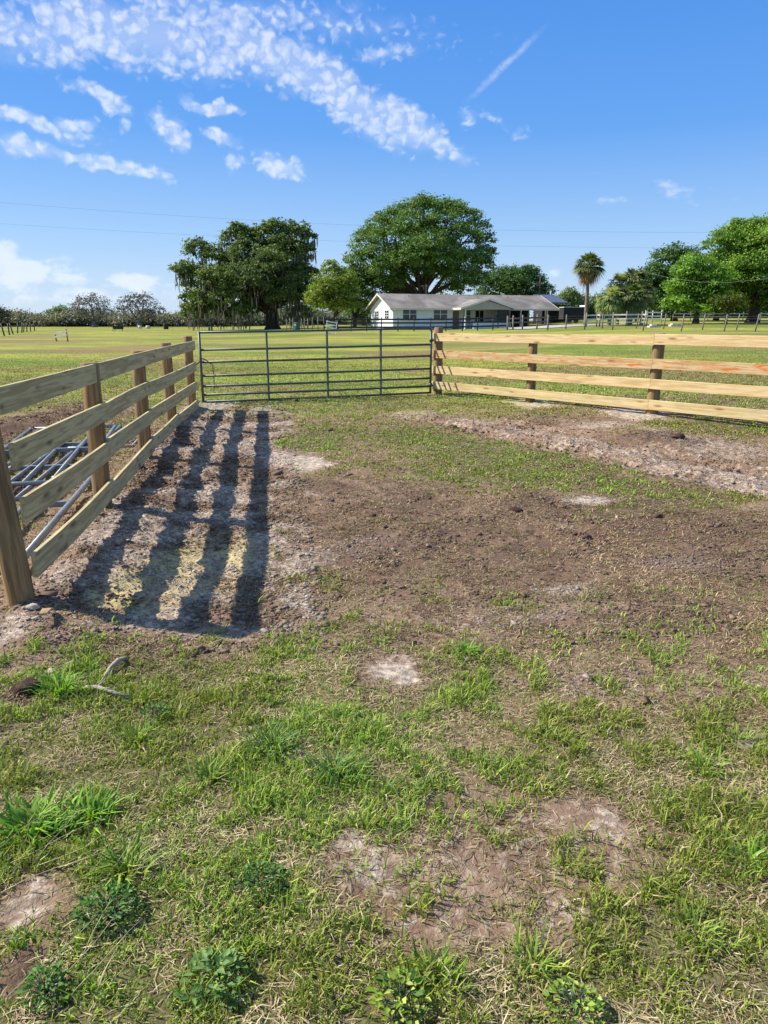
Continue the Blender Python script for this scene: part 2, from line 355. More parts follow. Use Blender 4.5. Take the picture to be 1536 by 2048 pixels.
# ---------------------------------------------------------------- ground: where sand, mud, bare soil and grass lie (x, y, half width, half depth, strength)
PATCH = {
'sand':[(.05,1.86,.30,.17,.48),(.55,1.95,.38,.22,.42),(.3,1.66,.28,.1,.4),(1.2,3.05,.6,.14,.38),(.5,3.7,.7,.2,.4),(-.2,5.1,.5,.3,.4),(-0.82,7.91,0.3,0.5,1.0),(-1.18,8.16,0.23,0.43,0.9),(-2.87,12.46,0.34,0.84,1),(0.67,14.75,0.42,0.83,1),(2.48,12.43,0.42,0.75,1),(3.74,10.77,0.52,0.69,1),(2.94,9.87,0.48,0.34,0.7),(0.49,11.42,0.47,0.5,0.6),(1.31,10.48,0.51,0.44,0.6),(1.93,9.54,0.46,0.38,0.65),(2.33,8.8,0.43,0.4,0.7),(2.75,8.2,0.5,0.5,0.6),(3.05,7.49,0.55,0.5,0.66),(3.44,7.08,0.55,0.52,0.7),(3.63,6.7,0.4,0.34,0.72),(3.85,8.25,0.8,0.6,0.6),(1.89,6.31,0.27,0.13,0.9),(0.04,3.08,0.12,0.15,1.1),(0.75,2.05,0.06,0.09,0.72),(-0.04,1.89,0.09,0.12,0.74),(-0.11,1.97,0.05,0.07,0.8),(-1.0,1.69,0.07,0.11,0.7),(0.04,1.63,0.06,0.08,0.6),(0.52,1.69,0.08,0.08,0.6),(1.42,2.53,0.07,0.08,0.8),(-1.94,3.53,0.14,0.25,0.7),(-1.58,6.61,0.33,0.33,0.8),(-1.58,5.25,0.23,0.27,0.7),(-2.1,9.6,0.26,0.81,0.7),(-1.87,5.57,0.24,0.16,0.7),(-2.03,4.36,0.29,0.27,0.45),(1.11,4.17,0.18,0.12,0.6),(0.42,3.69,0.25,0.17,0.45),(-0.41,4.84,0.21,0.17,0.6),(1.89,4.64,0.4,0.2,0.3),(-1.94,7.53,0.21,0.37,0.7),(3.46,9.41,0.39,0.27,0.6)],
'mud':[(.9,5.0,1.7,.9,.6),(2.2,4.6,1.2,1.0,.55),(-.1,5.8,.9,.7,.55),(1.6,3.5,1.0,.35,.5),(.2,4.1,.8,.3,.45),(1.8,6.0,1.4,.5,.6),(-2.8,9.3,0.38,1.02,0.9),(-2.39,7.13,0.4,0.63,0.9),(0.36,6.19,0.53,0.41,0.7),(-0.16,4.76,0.52,0.42,0.7),(-0.56,6.72,0.43,0.47,0.6),(2.32,5.61,1.04,0.6,0.75),(0.93,5.58,0.64,0.34,0.6),(1.14,4.75,0.69,0.31,0.5),(0.71,4.18,0.61,0.25,0.45),(-2.02,5.44,0.31,0.2,0.7),(-4.86,10.29,0.76,1.88,1.0),(-5.2,11.95,0.49,0.93,0.7),(-1.99,4.18,0.18,0.21,0.5),(-0.47,3.79,0.22,0.21,0.4),(1.63,3.8,0.5,0.29,0.5),(-1.56,2.89,0.1,0.11,0.8),(3.32,8.67,0.54,0.43,0.7),(2.61,8.9,0.37,0.35,0.5),(4.47,9.06,0.38,0.31,0.6),(-0.93,1.48,0.06,0.09,0.8),(-1.25,5.9,0.25,0.6,0.5),(-0.1,1.55,0.08,0.09,0.5),(-1.19,3.4,0.25,0.15,0.6)],
'bare':[(.15,1.93,.42,.34,.8),(.62,1.9,.42,.4,.72),(.35,1.62,.35,.18,.6),(1.5,3.1,.8,.4,.75),(.5,3.35,.9,.35,.6),(.25,2.35,.5,.25,.35),(1.0,2.75,.6,.25,.4),(0.83,5.27,1.5,1.41,1),(-0.3,6.35,0.96,1.17,1),(1.96,4.85,1.11,1.13,1),(0.47,3.5,1.09,0.43,0.8),(1.26,3.15,0.71,0.31,0.7),(-1.93,5.18,1.23,2.67,1),(-2.48,9.68,0.7,2.17,1),(2.53,9.76,2.19,1.25,0.9),(3.43,7.88,1.2,1.01,1),(-0.49,10.52,1.43,1.33,0.35),(-4.86,10.65,1.1,2.65,1),(0.03,3.04,0.23,0.22,0.8),(-0.04,1.9,0.18,0.24,0.75),(0.67,1.99,0.24,0.26,0.5),(0.53,1.66,0.22,0.16,0.5),(-0.99,1.69,0.13,0.14,0.9),(-1.88,3.47,0.31,0.24,0.8),(0.11,1.68,0.28,0.21,0.5),(-0.17,1.61,0.12,0.15,0.4),(-3.26,7.08,0.76,1.78,0.8),(-1.56,2.89,0.13,0.13,0.8)],
'green':[(-1.0,2.35,.55,.5,.7),(-.6,1.75,.5,.3,.5),(1.35,1.75,.45,.6,.6),(1.53,7.55,0.89,0.84,1),(1.0,8.88,0.55,0.62,0.6),(2.04,7.05,0.45,0.48,0.8),(-0.94,9.23,0.45,0.68,0.4),(0.34,9.56,0.6,0.51,0.7),(-1.22,13.01,1.77,1.1,0.9),(2.82,6.3,0.67,0.35,0.6),(4.17,9.6,0.86,0.59,0.8),(2.05,13.0,1.06,0.92,0.5),(-1.14,2.08,0.23,0.23,1),(-0.96,2.71,0.51,0.46,0.8),(-0.37,2.3,0.4,0.27,0.8),(0.83,1.6,0.26,0.32,0.7),(1.18,2.2,0.26,0.33,0.6),(0.4,3.29,0.15,0.17,0.7),(0.4,1.41,0.37,0.11,0.7),(-0.58,1.44,0.32,0.13,0.6),(-0.34,1.8,0.21,0.16,0.5),(-1.47,2.99,0.2,0.19,0.9)],
'yellow':[(-1.3,4.3,.5,.6,.55),(-1.25,5.0,.4,.5,.45),(-1.59,4.12,0.14,0.37,1),(-1.4,4.76,0.24,0.42,0.7),(-1.01,4.89,0.14,0.54,0.7),(-2.16,22.42,2.92,4.56,0.8)],
'tuft':[(-1.15,2.01),(-1.0,2.03),(-0.77,1.81),(-0.42,2.43),(-0.18,2.27),(-0.98,2.53),(-1.43,2.89),(-0.63,2.27),(0.81,3.34),(0.4,3.28),(1.4,2.53),(1.18,2.33),(0.13,1.47),(-0.88,1.39),(1.12,1.88),(0.38,1.52),(0.84,1.63),(-0.34,2.84)],
'leafy':[(-0.76,1.66),(-0.42,1.45),(-0.82,1.42),(-0.39,1.74),(0.06,1.42),(0.46,1.39),(-0.69,1.47)],
'dry':[(-13.6,38,4.0,6,1),(-25,52,7,7,.8),(.9,31,2.4,4,.9),(5.5,20,4.5,1.8,1),(9,17.5,3,1.2,.8),(-7,25,2.2,2.5,.6),(-20,33,4,3,.7),(6,40,6,5,.6),(-38,70,14,9,.7)],

}
def layer(kind, x, y, wob=.35):
    r = np.zeros_like(x)
    nx = (fbm(x, y, 2.2, 4) - .5) * wob; ny = (fbm(x + 40, y + 9, 2.2, 4) - .5) * wob
    rag = (fbm(x, y, 11, 4, .6) - .5) * .9
    for (cx, cy, rx, ry, st) in PATCH[kind]:
        rx = max(rx, .05); ry = max(ry, .05); w = min(1, (rx + ry) * 1.2)
        sel = (np.abs(x - cx) < rx * 2.2 + .3) & (np.abs(y - cy) < ry * 2.2 + .3)
        if not sel.any(): continue
        d = np.sqrt(((x[sel] + nx[sel] * w - cx) / rx) ** 2 + ((y[sel] + ny[sel] * w - cy) / ry) ** 2)
        r[sel] = np.maximum(r[sel], st * (1 - ss(.45, 1.5, d + rag[sel] * 1.1)))
    return r
def rut(x, y):
    """distance from and position along the wheel track that swings across on the right"""
    pts = [(.3, 11.6), (1.2, 10.4), (2.1, 8.9), (2.9, 7.6), (3.9, 6.5), (5.2, 5.4)]
    best = np.full(x.shape, 9.); al = np.zeros_like(x); L = 0
    for (a, b) in zip(pts[:-1], pts[1:]):
        dx, dy = b[0] - a[0], b[1] - a[1]; l = math.hypot(dx, dy)
        t = np.clip(((x - a[0]) * dx + (y - a[1]) * dy) / l ** 2, 0, 1)
        sd = ((x - a[0]) * dy - (y - a[1]) * dx) / l
        d = np.hypot(x - a[0] - t * dx, y - a[1] - t * dy) * np.sign(sd)
        u = np.abs(d) < np.abs(best); best = np.where(u, d, best); al = np.where(u, L + t * l, al); L += l
    return best, al
def masks(x, y):
    near = 1 - ss(16, 26, y)
    n = fbm(x, y, 1.1, 4); n2 = fbm(x + 31, y - 7, 4.5, 4)
    # the worn brown middle ground between the grass in front and the gate
    bare = (ss(3.0, 3.7, y + (n - .5) * 1.2) * (1 - ss(6.4, 8.2, y + (n - .5) * 2)) * .75 + .30 * ss(7, 9, y) * (1 - ss(12, 14.5, y)))
    fl = -.15 * (y - 3.84) - 2.04                                   # line of the left fence
    left = ss(fl - .25, fl + .1, x) * (1 - ss(fl + 1.5, fl + 1.95, x + (n2 - .5) * .8)) * ss(3.2, 3.7, y + (n2 - .5)) * (1 - ss(12.3, 13.3, y))
    bare = np.maximum(bare, left)
    bare = np.maximum(bare, layer('bare', x, y))
    bare = bare * near
    green = layer('green', x, y) * near
    sand = layer('sand', x, y, .3) * near; mud = layer('mud', x, y) * near
    d, al = rut(x, y); trk = np.exp(-(d / .42) ** 2) * ss(0, .8, al) * near
    sand = np.maximum(sand, trk * .50 * ss(.42, .60, .5 * n2 + .5 * fbm(x, y, 9, 3, .6))); bare = np.maximum(bare, trk * .95)
    bare = np.clip(np.maximum(bare, np.maximum(sand, mud)), 0, 1)
    g = .80 * (1 - bare * (.86 + .10 * ss(3.6, 4.4, y))) + .85 * green
    g = g + (n2 - .5) * .5 + (n - .5) * .35
    g = np.clip(g * (1 - .80 * np.clip(sand * 1.1, 0, 1)) * (1 - .6 * mud), 0, 1)
    sand = np.maximum(sand, left * .72 * ss(.36, .58, fbm(x - 8, y, 2.6, 4, .6)) * near)
    yel = layer('yellow', x, y)
    return sand, mud, g, bare, yel, trk
def relief(x, y, mk=None):
    sand, mud, g, bare, yel, trk = mk if mk is not None else masks(x, y)
    near = 1 - ss(14, 24, y)
    h = (fbm(x, y, .8, 3) - .5) * .05 + (fbm(x, y, 6, 4) - .5) * .022 * near
    dirt = np.clip(bare, 0, 1) * near
    lump = np.abs(fbm(x, y, 5.5, 4, .6) - .5) * 2; cl2 = fbm(x + 3, y, 22, 3, .6)
    h = h + dirt * (.016 * (lump - .25) + .016 * (cl2 - .5))
    fl = -.15 * (y - 3.84) - 2.04
    left = np.exp(-((x - fl - .5) / .75) ** 2) * ss(3.2, 4.2, y) * (1 - ss(11.5, 13, y))
    rough = fbm(x, y * 1.3, 3.2, 5, .62)
    h = h + left * ((fbm(x, y * 1.2, 1.7, 5, .6) - .5) * .15 + np.abs(rough - .5) * .06 + (cl2 - .5) * .03) + .06 * np.exp(-((x - fl - .1) / .38) ** 2) * ss(3.1, 3.9, y) * (1 - ss(12, 13, y))
    # dug lip in front of the corner post
    h = h + .05 * np.exp(-((x + 1.75) / .55) ** 2 - ((y - 3.35) / .22) ** 2)
    heap = np.exp(-((x + 4.6) / 1.0) ** 2 - ((y - 10.2) / 2.2) ** 2); h = h + heap * (.10 + (rough - .5) * .25)
    spoil = np.exp(-((x - 3.3) / .9) ** 2 - ((y - 8.8) / .55) ** 2); h = h + spoil * (.05 + (rough - .5) * .2)
    mid = np.exp(-((x - .4) / 1.4) ** 2 - ((y - 5.4) / 1.1) ** 2); h = h + mid * (rough - .5) * .09
    d, al = rut(x, y)
    h = h + trk * (rough - .5) * .12
    tr = ss(0, .6, al) * near
    bars = np.sin(al * 2 * math.pi / .13 + np.sign(d) * np.abs(d) * 9)
    for c in (-.42, .3):
        w = np.exp(-((d - c) / .17) ** 4) * tr
        h = h - w * (.045 - .022 * np.clip(bars, -.5, 1) * (.5 + rough))
        h = h + np.exp(-((np.abs(d - c) - .24) / .06) ** 2) * tr * .022
    return h
def gz(x, y):
    x = np.atleast_1d(np.asarray(x, float)); y = np.atleast_1d(np.asarray(y, float))
    return terrain(x, y) + relief(x, y)
def gz1(x, y): return float(gz(x, y)[0])

def axis(core0, core1, step, lim0, lim1, gr):
    a = list(np.arange(core0, core1, step)); s = step
    while a[-1] < lim1: s *= gr; a.append(a[-1] + s)
    s = step; b = [core0]
    while b[-1] > lim0: s *= gr; b.append(b[-1] - s)
    return np.array(sorted(b[1:] + a))
xs = axis(-3.2, 4.2, .022, -1500, 1500, 1.035)
ys = [.6]; 
while ys[-1] < 3200: ys.append(ys[-1] + max(.017, .0058 * ys[-1] if ys[-1] < 20 else .03 * ys[-1]))
ys = np.array([-300, -60, -15, -5, -2, -1, -.4, 0, .3] + ys)
GX, GY = np.meshgrid(xs, ys); gx = GX.ravel(); gy = GY.ravel()
mk = masks(gx, gy)
hz = terrain(gx, gy) + relief(gx, gy, mk)
nx_, ny_ = len(xs), len(ys)
idx = np.arange(nx_ * ny_).reshape(ny_, nx_)
q = np.stack([idx[:-1, :-1].ravel(), idx[:-1, 1:].ravel(), idx[1:, 1:].ravel(), idx[1:, :-1].ravel()], 1)
def ground_fn(k, b):
    pos = k.add('ShaderNodeNewGeometry').outputs['Position']
    mc = k.add('ShaderNodeAttribute', attribute_name='Col').outputs['Color']
    sd, md, gr = [k.add('ShaderNodeSeparateColor') for _ in range(1)][0], None, None
    k.l.new(mc, sd.inputs[0]); S, Mu, G = sd.outputs[0], sd.outputs[1], sd.outputs[2]
    m2 = k.add('ShaderNodeAttribute', attribute_name='Col2').outputs['Color']
    s2 = k.add('ShaderNodeSeparateColor'); k.l.new(m2, s2.inputs[0]); Ye, Far, Bare = s2.outputs[0], s2.outputs[1], s2.outputs[2]
    n1 = k.noise(pos, 3.2, 6, .62); n2 = k.noise(pos, 22, 5, .65); n3 = k.noise(pos, 110, 4, .65)
    c = k.mix(k.ramp(n1, .35, .65), (.17, .10, .063), (.285, .19, .13))
    c = k.mix(k.m('MULTIPLY', k.ramp(n2, .45, .7), .6), c, (.40, .30, .225))
    c = k.mix(k.m('MULTIPLY', k.ramp(n3, .52, .75), .5), c, (.09, .055, .038))
    # matted dead grass between the living blades
    that = k.noise(k.v('MULTIPLY', pos, (1, .45, 1)), 75, 4, .7, 1.0)
    tc = k.mix(k.ramp(that, .35, .68), (.10, .075, .04), (.36, .27, .14))
    c = k.mix(k.m('MULTIPLY', k.ramp(G, .15, .7), .75), c, tc)
    c = k.mix(k.m('MULTIPLY', k.ramp(k.m('ADD', G, k.m('MULTIPLY', k.m('SUBTRACT', n2, .5), 1.2)), .45, .95), .6), c, (.075, .095, .025))
    mudf = k.ramp(k.m('ADD', Mu, k.m('MULTIPLY', k.m('SUBTRACT', k.m('ADD', k.m('MULTIPLY', n2, .6), k.m('MULTIPLY', n1, .4)), .5), 1.6)), .2, .85)
    c = k.mix(k.m('MULTIPLY', mudf, .8), c, k.mix(k.ramp(n3, .3, .7), (.065, .038, .027), (.155, .095, .065)))
    sf = k.ramp(k.m('ADD', S, k.m('MULTIPLY', k.m('SUBTRACT', k.m('ADD', k.m('MULTIPLY', n2, .6), k.m('MULTIPLY', n3, .4)), .5), 2.8)), .30, 1.15)
    sc_ = k.mix(k.ramp(n2, .35, .65), (.30, .245, .20), (.60, .495, .385))
    c = k.mix(sf, c, sc_)
    yf = k.ramp(k.m('ADD', Ye, k.m('MULTIPLY', k.m('SUBTRACT', n2, .5), 1.2)), .2, .9)
    c = k.mix(k.m('MULTIPLY', yf, k.m('SUBTRACT', .85, Far)), c, (.56, .45, .21))
    # pasture beyond the gate
    wx = k.v('MULTIPLY', pos, (.35, 1, 1))
    f1 = k.noise(wx, .13, 3, .5); f2 = k.noise(wx, .45, 5, .68); f3 = k.noise(pos, 7, 5, .7)
    fc = k.mix(k.ramp(f1, .4, .56), (.14, .20, .033), (.33, .34, .055))
    fc = k.mix(k.m('MULTIPLY', k.ramp(f2, .48, .60), .8), fc, (.25, .175, .075))
    fc = k.mix(k.m('MULTIPLY', k.ramp(f1, .58, .70), .6), fc, (.22, .16, .08))
    fc = k.mix(k.m('MULTIPLY', k.ramp(f3, .5, .75), .5), fc, (.11, .13, .03))
    f4 = k.noise(wx, 1.9, 6, .75); fc = k.mix(k.m('MULTIPLY', k.ramp(f4, .50, .62), .45), fc, (.12, .14, .035)); fc = k.mix(k.m('MULTIPLY', k.ramp(f4, .46, .36), .4), fc, (.42, .40, .12))
    fc = k.mix(k.m('MULTIPLY', k.ramp(k.m('ADD', Bare, k.m('SUBTRACT', f2, .5)), .2, .8), .75), fc, (.25, .17, .08))
    c = k.mix(Far, c, fc)
    k.put(b.inputs['Base Color'], c); b.inputs['Roughness'].default_value = .95; b.inputs['Specular IOR Level'].default_value = .12
    bp = k.add('ShaderNodeBump'); bp.inputs['Strength'].default_value = .75; bp.inputs['Distance'].default_value = .02
    hgt = k.m('ADD', k.m('MULTIPLY', n2, 1.0), k.m('MULTIPLY', n3, .45)); hgt = k.m('ADD', hgt, k.m('MULTIPLY', f3, k.m('MULTIPLY', Far, 3.0)))
    k.put(bp.inputs['Height'], hgt); k.l.new(bp.outputs[0], b.inputs['Normal'])
M['ground'] = mat('pasture_soil', ground_fn)
far = ss(10.5, 15, gy + (fbm(gx, gy, .7, 3) - .5) * 4)
gr_o = np_mesh('ground', np.stack([gx, gy, hz], 1), q, M['ground'], np.stack([np.clip(mk[0], 0, 1), mk[1], mk[2]], 1), smooth=True)
a2 = gr_o.data.attributes.new('Col2', 'FLOAT_COLOR', 'POINT')
c4 = np.ones((len(gx), 4), np.float32); c4[:, 0] = mk[4]; c4[:, 1] = far; c4[:, 2] = layer('dry', gx, gy, 3.0); a2.data.foreach_set('color', c4.ravel())
tag(gr_o, kind='structure')
del GX, GY, q

# ---------------------------------------------------------------- grass and straw
def blades(n, x, y, z, length, width, l1, l2, col, name, label, cat, mt='blade', kind='stuff', parent=None, loc=None, head=None):
    phi = rng.uniform(0, 2 * math.pi, n) if head is None else head
    h = np.stack([np.cos(phi), np.sin(phi), np.zeros(n)], 1)
    tw = phi + math.pi / 2 + rng.uniform(-.7, .7, n)
    sd = np.stack([np.cos(tw), np.sin(tw), np.zeros(n)], 1) * (width / 2)[:, None]
    up = np.array([0, 0, 1.])
    b = np.stack([x, y, z], 1)
    p1 = b + (length * .5)[:, None] * (up * np.cos(l1)[:, None] + h * np.sin(l1)[:, None])
    p2 = p1 + (length * .5)[:, None] * (up * np.cos(l2)[:, None] + h * np.sin(l2)[:, None])
    co = np.stack([b - sd, b + sd, p1 - sd * .9, p1 + sd * .9, p2 - sd * .12, p2 + sd * .12], 1).reshape(-1, 3)
    i = np.arange(n)[:, None] * 6
    q = np.concatenate([i + np.array([[0, 1, 3, 2]]), i + np.array([[2, 3, 5, 4]])], 1).reshape(-1, 4)
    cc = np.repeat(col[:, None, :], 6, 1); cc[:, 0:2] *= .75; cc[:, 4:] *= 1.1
    o = np_mesh(name, co, q, M[mt], np.clip(cc.reshape(-1, 3), 0, 1), parent=parent, loc=loc)
    if label: tag(o, label, cat)
    if kind: tag(o, kind=kind)
    return o
def sample(n, y0, y1, dmax_y, fall):
    """points inside the visible wedge, thinning out with distance"""
    ygrid = np.linspace(y0, y1, 4000); w = (1.25 * ygrid + .6) * np.minimum(1, (dmax_y / ygrid) ** fall)
    cdf = np.cumsum(w); cdf /= cdf[-1]
    y = np.interp(rng.random(n), cdf, ygrid); x = (rng.random(n) - .5) * (1.25 * y + .6)
    return x, y
GREENS = np.array([(.16, .28, .03), (.23, .36, .035), (.32, .43, .05), (.08, .16, .025), (.42, .48, .10), (.24, .34, .07)])
STRAWS = np.array([(.52, .41, .23), (.36, .26, .14), (.66, .55, .34), (.18, .12, .065), (.42, .36, .17)])
def pick(pal, n, var=.25):
    return pal[rng.integers(0, len(pal), n)] * rng.uniform(1 - var, 1 + var, (n, 1))
def make_grass():
    # living blades
    x, y = sample(1000000, 1.0, 40, 2.8, 1.75)
    g = masks(x, y)[2]; cl = fbm(x, y, 7, 3, .6); cl2 = fbm(x + 9, y + 4, 26, 2)
    keep = rng.random(len(x)) < (1 - ss(17, 39, y)) * np.clip((g - .12) * 1.25 * (.25 + 1.6 * ss(.35, .68, cl)) * (.3 + 1.4 * ss(.3, .7, cl2)), 0, 1)
    x, y, g, cl = x[keep], y[keep], g[keep], cl[keep]; n = len(x)
    z = gz(x, y) - .004
    big = .55 + .9 * ss(.4, .75, cl)
    ln = rng.gamma(5, .0054, n) * big * (1 - .35 * ss(3.2, 6, y)) + .008
    wd = rng.uniform(.0024, .0058, n) * (1 + .30 * np.clip(y - 2.5, 0, 12)) 
    col = pick(GREENS, n); lush = ss(.35, .7, fbm(x, y, .9, 3))[:, None]
    col = col * (.8 + .35 * lush) + np.array([.05, .02, 0]) * (1 - lush)
    fld = np.clip(ss(11, 16, y) * ss(.46, .56, fbm(x * .35, y, .5, 4, .6)) + layer('dry', x, y, 3.), 0, 1)[:, None]; col = col * (1 - fld * .75) + np.array([(.27, .19, .08)]) * fld * .75
    dry = rng.random(n) < .12; col[dry] = pick(STRAWS, dry.sum())
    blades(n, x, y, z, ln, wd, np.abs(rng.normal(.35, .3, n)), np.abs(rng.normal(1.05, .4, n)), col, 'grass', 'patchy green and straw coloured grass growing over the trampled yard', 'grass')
    # dead straw lying flat
    x, y = sample(420000, 1.0, 20, 2.6, 1.6)
    mk = masks(x, y); s = mk[0]; cl = fbm(x + 5, y, 6, 3, .6)
    keep = rng.random(len(x)) < np.clip((1 - s * 1.1) * (.15 + 1.3 * ss(.35, .65, cl)) * (.45 + .55 * mk[2]), .03, 1) * np.where((mk[3] > .7) & (x < -.9), .25, 1)
    x, y = x[keep], y[keep]; n = len(x); z = gz(x, y) + .002
    ln = rng.uniform(.012, .055, n); wd = rng.uniform(.0016, .0038, n) * (1 + .22 * np.clip(y - 2.5, 0, 12))
    dirt = masks(x, y)[3][:, None]
    col = pick(STRAWS, n) * (1 - .35 * dirt)
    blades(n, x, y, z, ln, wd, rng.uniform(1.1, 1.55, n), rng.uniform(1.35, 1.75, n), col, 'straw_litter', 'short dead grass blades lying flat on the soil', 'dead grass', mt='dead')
make_grass()
BROWNS = np.array([(.26, .16, .09), (.17, .10, .055), (.38, .26, .15), (.52, .40, .24), (.21, .13, .08), (.12, .07, .045)])
def make_thatch():
    x, y = sample(420000, 2.6, 13.5, 3.6, 1.2)
    mk = masks(x, y); cl = fbm(x + 15, y * 1.6, 3.2, 4, .6); c2 = fbm(x, y * 1.5 + 8, 12, 3, .6)
    keep = rng.random(len(x)) < np.clip(mk[3] * (1 - mk[0] * 1.2) * (.08 + 1.5 * ss(.40, .62, cl)) * (.3 + 1.2 * ss(.35, .65, c2)), 0, 1)
    x, y = x[keep], y[keep]; n = len(x); z = gz(x, y)
    ln = rng.uniform(.012, .05, n); wd = rng.uniform(.0022, .005, n) * (1 + .16 * np.clip(y - 3, 0, 12))
    col = pick(BROWNS, n) * (.7 + .6 * ss(.4, .65, fbm(x, y, 1.3, 3)))[:, None]
    g_ = rng.random(n) < .05; col[g_] = pick(GREENS, g_.sum()) * .9
    blades(n, x, y, z, ln, wd, rng.uniform(.7, 1.5, n), rng.uniform(1.1, 1.8, n), col, 'trampled_thatch', 'short brown trampled thatch matted over the worn soil', 'dead grass', mt='dead')
make_thatch()
def make_crumbs():
    x, y = sample(230000, 2.4, 13, 3.4, 1.0)
    mk = masks(x, y); cl = fbm(x + 2, y * 1.4, 2.6, 4, .62); fl = -.15 * (y - 3.84) - 2.04
    strip = ((x > fl) & (x < fl + 1.7) & (y > 3.3)).astype(float)
    keep = rng.random(len(x)) < np.clip(mk[3] * (.04 + 1.1 * ss(.5, .68, cl)) * (.5 + mk[1]) + strip * .35 + mk[5] * .6, 0, 1)
    x, y, mk0, mk1, strip = x[keep], y[keep], mk[0][keep], mk[1][keep], strip[keep]; n = len(x); z = gz(x, y)
    r = rng.gamma(1.6, .0022, n) * (1 + .35 * strip) * (1 - .55 * np.clip(mk0, 0, 1)) + .0013; r = np.minimum(r, .02) * np.where(rng.random(n) < .02, 2.2, 1) * (1 + .06 * np.clip(y - 3, 0, 10))
    cube = np.array([(-1, -1, -1), (1, -1, -1), (1, 1, -1), (-1, 1, -1), (-1, -1, 1), (1, -1, 1), (1, 1, 1), (-1, 1, 1)]) * .62
    a = rng.uniform(0, 6.28, n); ca, sa = np.cos(a), np.sin(a)
    v = cube[None] * rng.uniform(.55, 1.25, (n, 8, 3)) * np.stack([r * 1.7, r, r * .6], 1)[:, None, :]
    vx = v[:, :, 0] * ca[:, None] - v[:, :, 1] * sa[:, None]; vy = v[:, :, 0] * sa[:, None] + v[:, :, 1] * ca[:, None]
    co = np.stack([vx + x[:, None], vy + y[:, None], v[:, :, 2] + (z + r * .25)[:, None]], 2).reshape(-1, 3)
    i = np.arange(n)[:, None] * 8
    q = np.concatenate([i + np.array([f]) for f in ((0, 3, 2, 1), (4, 5, 6, 7), (0, 1, 5, 4), (1, 2, 6, 5), (2, 3, 7, 6), (3, 0, 4, 7))], 0)
    base = pick(np.array([(.17, .105, .07), (.12, .072, .05), (.25, .17, .12)]), n); sandc = pick(np.array([(.42, .36, .31), (.55, .49, .43)]), n, .15)
    f = np.clip(mk0 * 1.1, 0, 1)[:, None]; col = base * (1 - f) + sandc * f
    o = np_mesh('soil_crumbs', co, q, M['dead'], np.repeat(col, 8, 0), smooth=True)
    tag(o, 'crumbs and small lumps of dry soil strewn over the bare ground', 'soil', kind='stuff')
make_crumbs()
def tussock(x, y, label, n=90, L=.16, w=.007, pal=GREENS, gy_=1.0, name='grass_tussock'):
    z = gz1(x, y)
    a = rng.uniform(0, 2 * math.pi, n); r = np.minimum(np.abs(rng.normal(0, .03, n)), .055) * gy_ + .004
    bx, by = r * np.cos(a), r * np.sin(a)
    ln = rng.uniform(.3, .9, n) * L; wd = rng.uniform(.6, 1.2, n) * w
    head = a + rng.normal(0, .5, n)
    o = blades(n, bx, by, np.zeros(n) - .004, ln, wd, np.abs(rng.normal(.45, .22, n)), np.abs(rng.normal(1.15, .3, n)), pick(pal, n, .2), name, None, None, kind=None, loc=(x, y, z), head=head)
    return tag(o, label, 'grass tuft', 'grass tufts in the foreground')
BRIGHT = np.array([(.20, .38, .04), (.28, .45, .05), (.14, .28, .04)])
BLUEG = np.array([(.15, .27, .07), (.20, .32, .09), (.10, .21, .05)])
for x, y, lab, n, L, w, pal, s in [
    (-1.15, 2.01, 'broad bladed bright green grass tuft at the left picture edge', 230, .15, .012, BRIGHT, 2.6),
    (-.97, 2.06, 'bright green grass tuft just right of the broad bladed one at the left edge', 150, .13, .009, BRIGHT, 1.8),
    (-.77, 1.81, 'coarse dark green tussock above the leafy weed on the left', 130, .14, .007, GREENS, 1.3),
    (-.42, 2.45, 'long bladed green tussock in the centre left lawn', 130, .15, .006, BLUEG, 1.8),
    (-.18, 2.29, 'spreading green tussock right of the centre left one', 120, .15, .006, BLUEG, 1.6),
    (-.98, 2.55, 'dark green tuft on the left lawn below the long pale stick', 110, .11, .006, GREENS, 1.5),
    (-1.45, 2.93, 'yellow green tuft beside the clod and the pale stick', 180, .13, .008, BRIGHT, 2.0),
    (-.63, 2.27, 'fine bladed tuft left of the long bladed tussock', 120, .12, .005, GREENS, 1.2),
    (.4, 3.28, 'small lime green tuft beside the pale round sand patch', 120, .08, .007, BRIGHT, 1.5),
    (1.4, 2.56, 'green tuft beside the sandy spot on the right edge', 90, .08, .006, GREENS, 1.6),
    (1.18, 2.36, 'low green tuft left of the right edge sandy spot', 90, .09, .006, BRIGHT, 1.6),
    (.13, 1.47, 'spiky green tuft near the bottom centre', 90, .09, .007, GREENS, 1.3),
    (1.12, 1.88, 'bright tuft in the thick grass of the lower right', 110, .10, .006, BRIGHT, 1.7),
    (.38, 1.50, 'arching green tuft at the bottom right of centre', 90, .10, .006, GREENS, 1.4),
    (.84, 1.6, 'loose green tuft at the bottom right', 90, .09, .006, GREENS, 1.6)]:
    tussock(x, y, lab, n, L, w, pal, s)
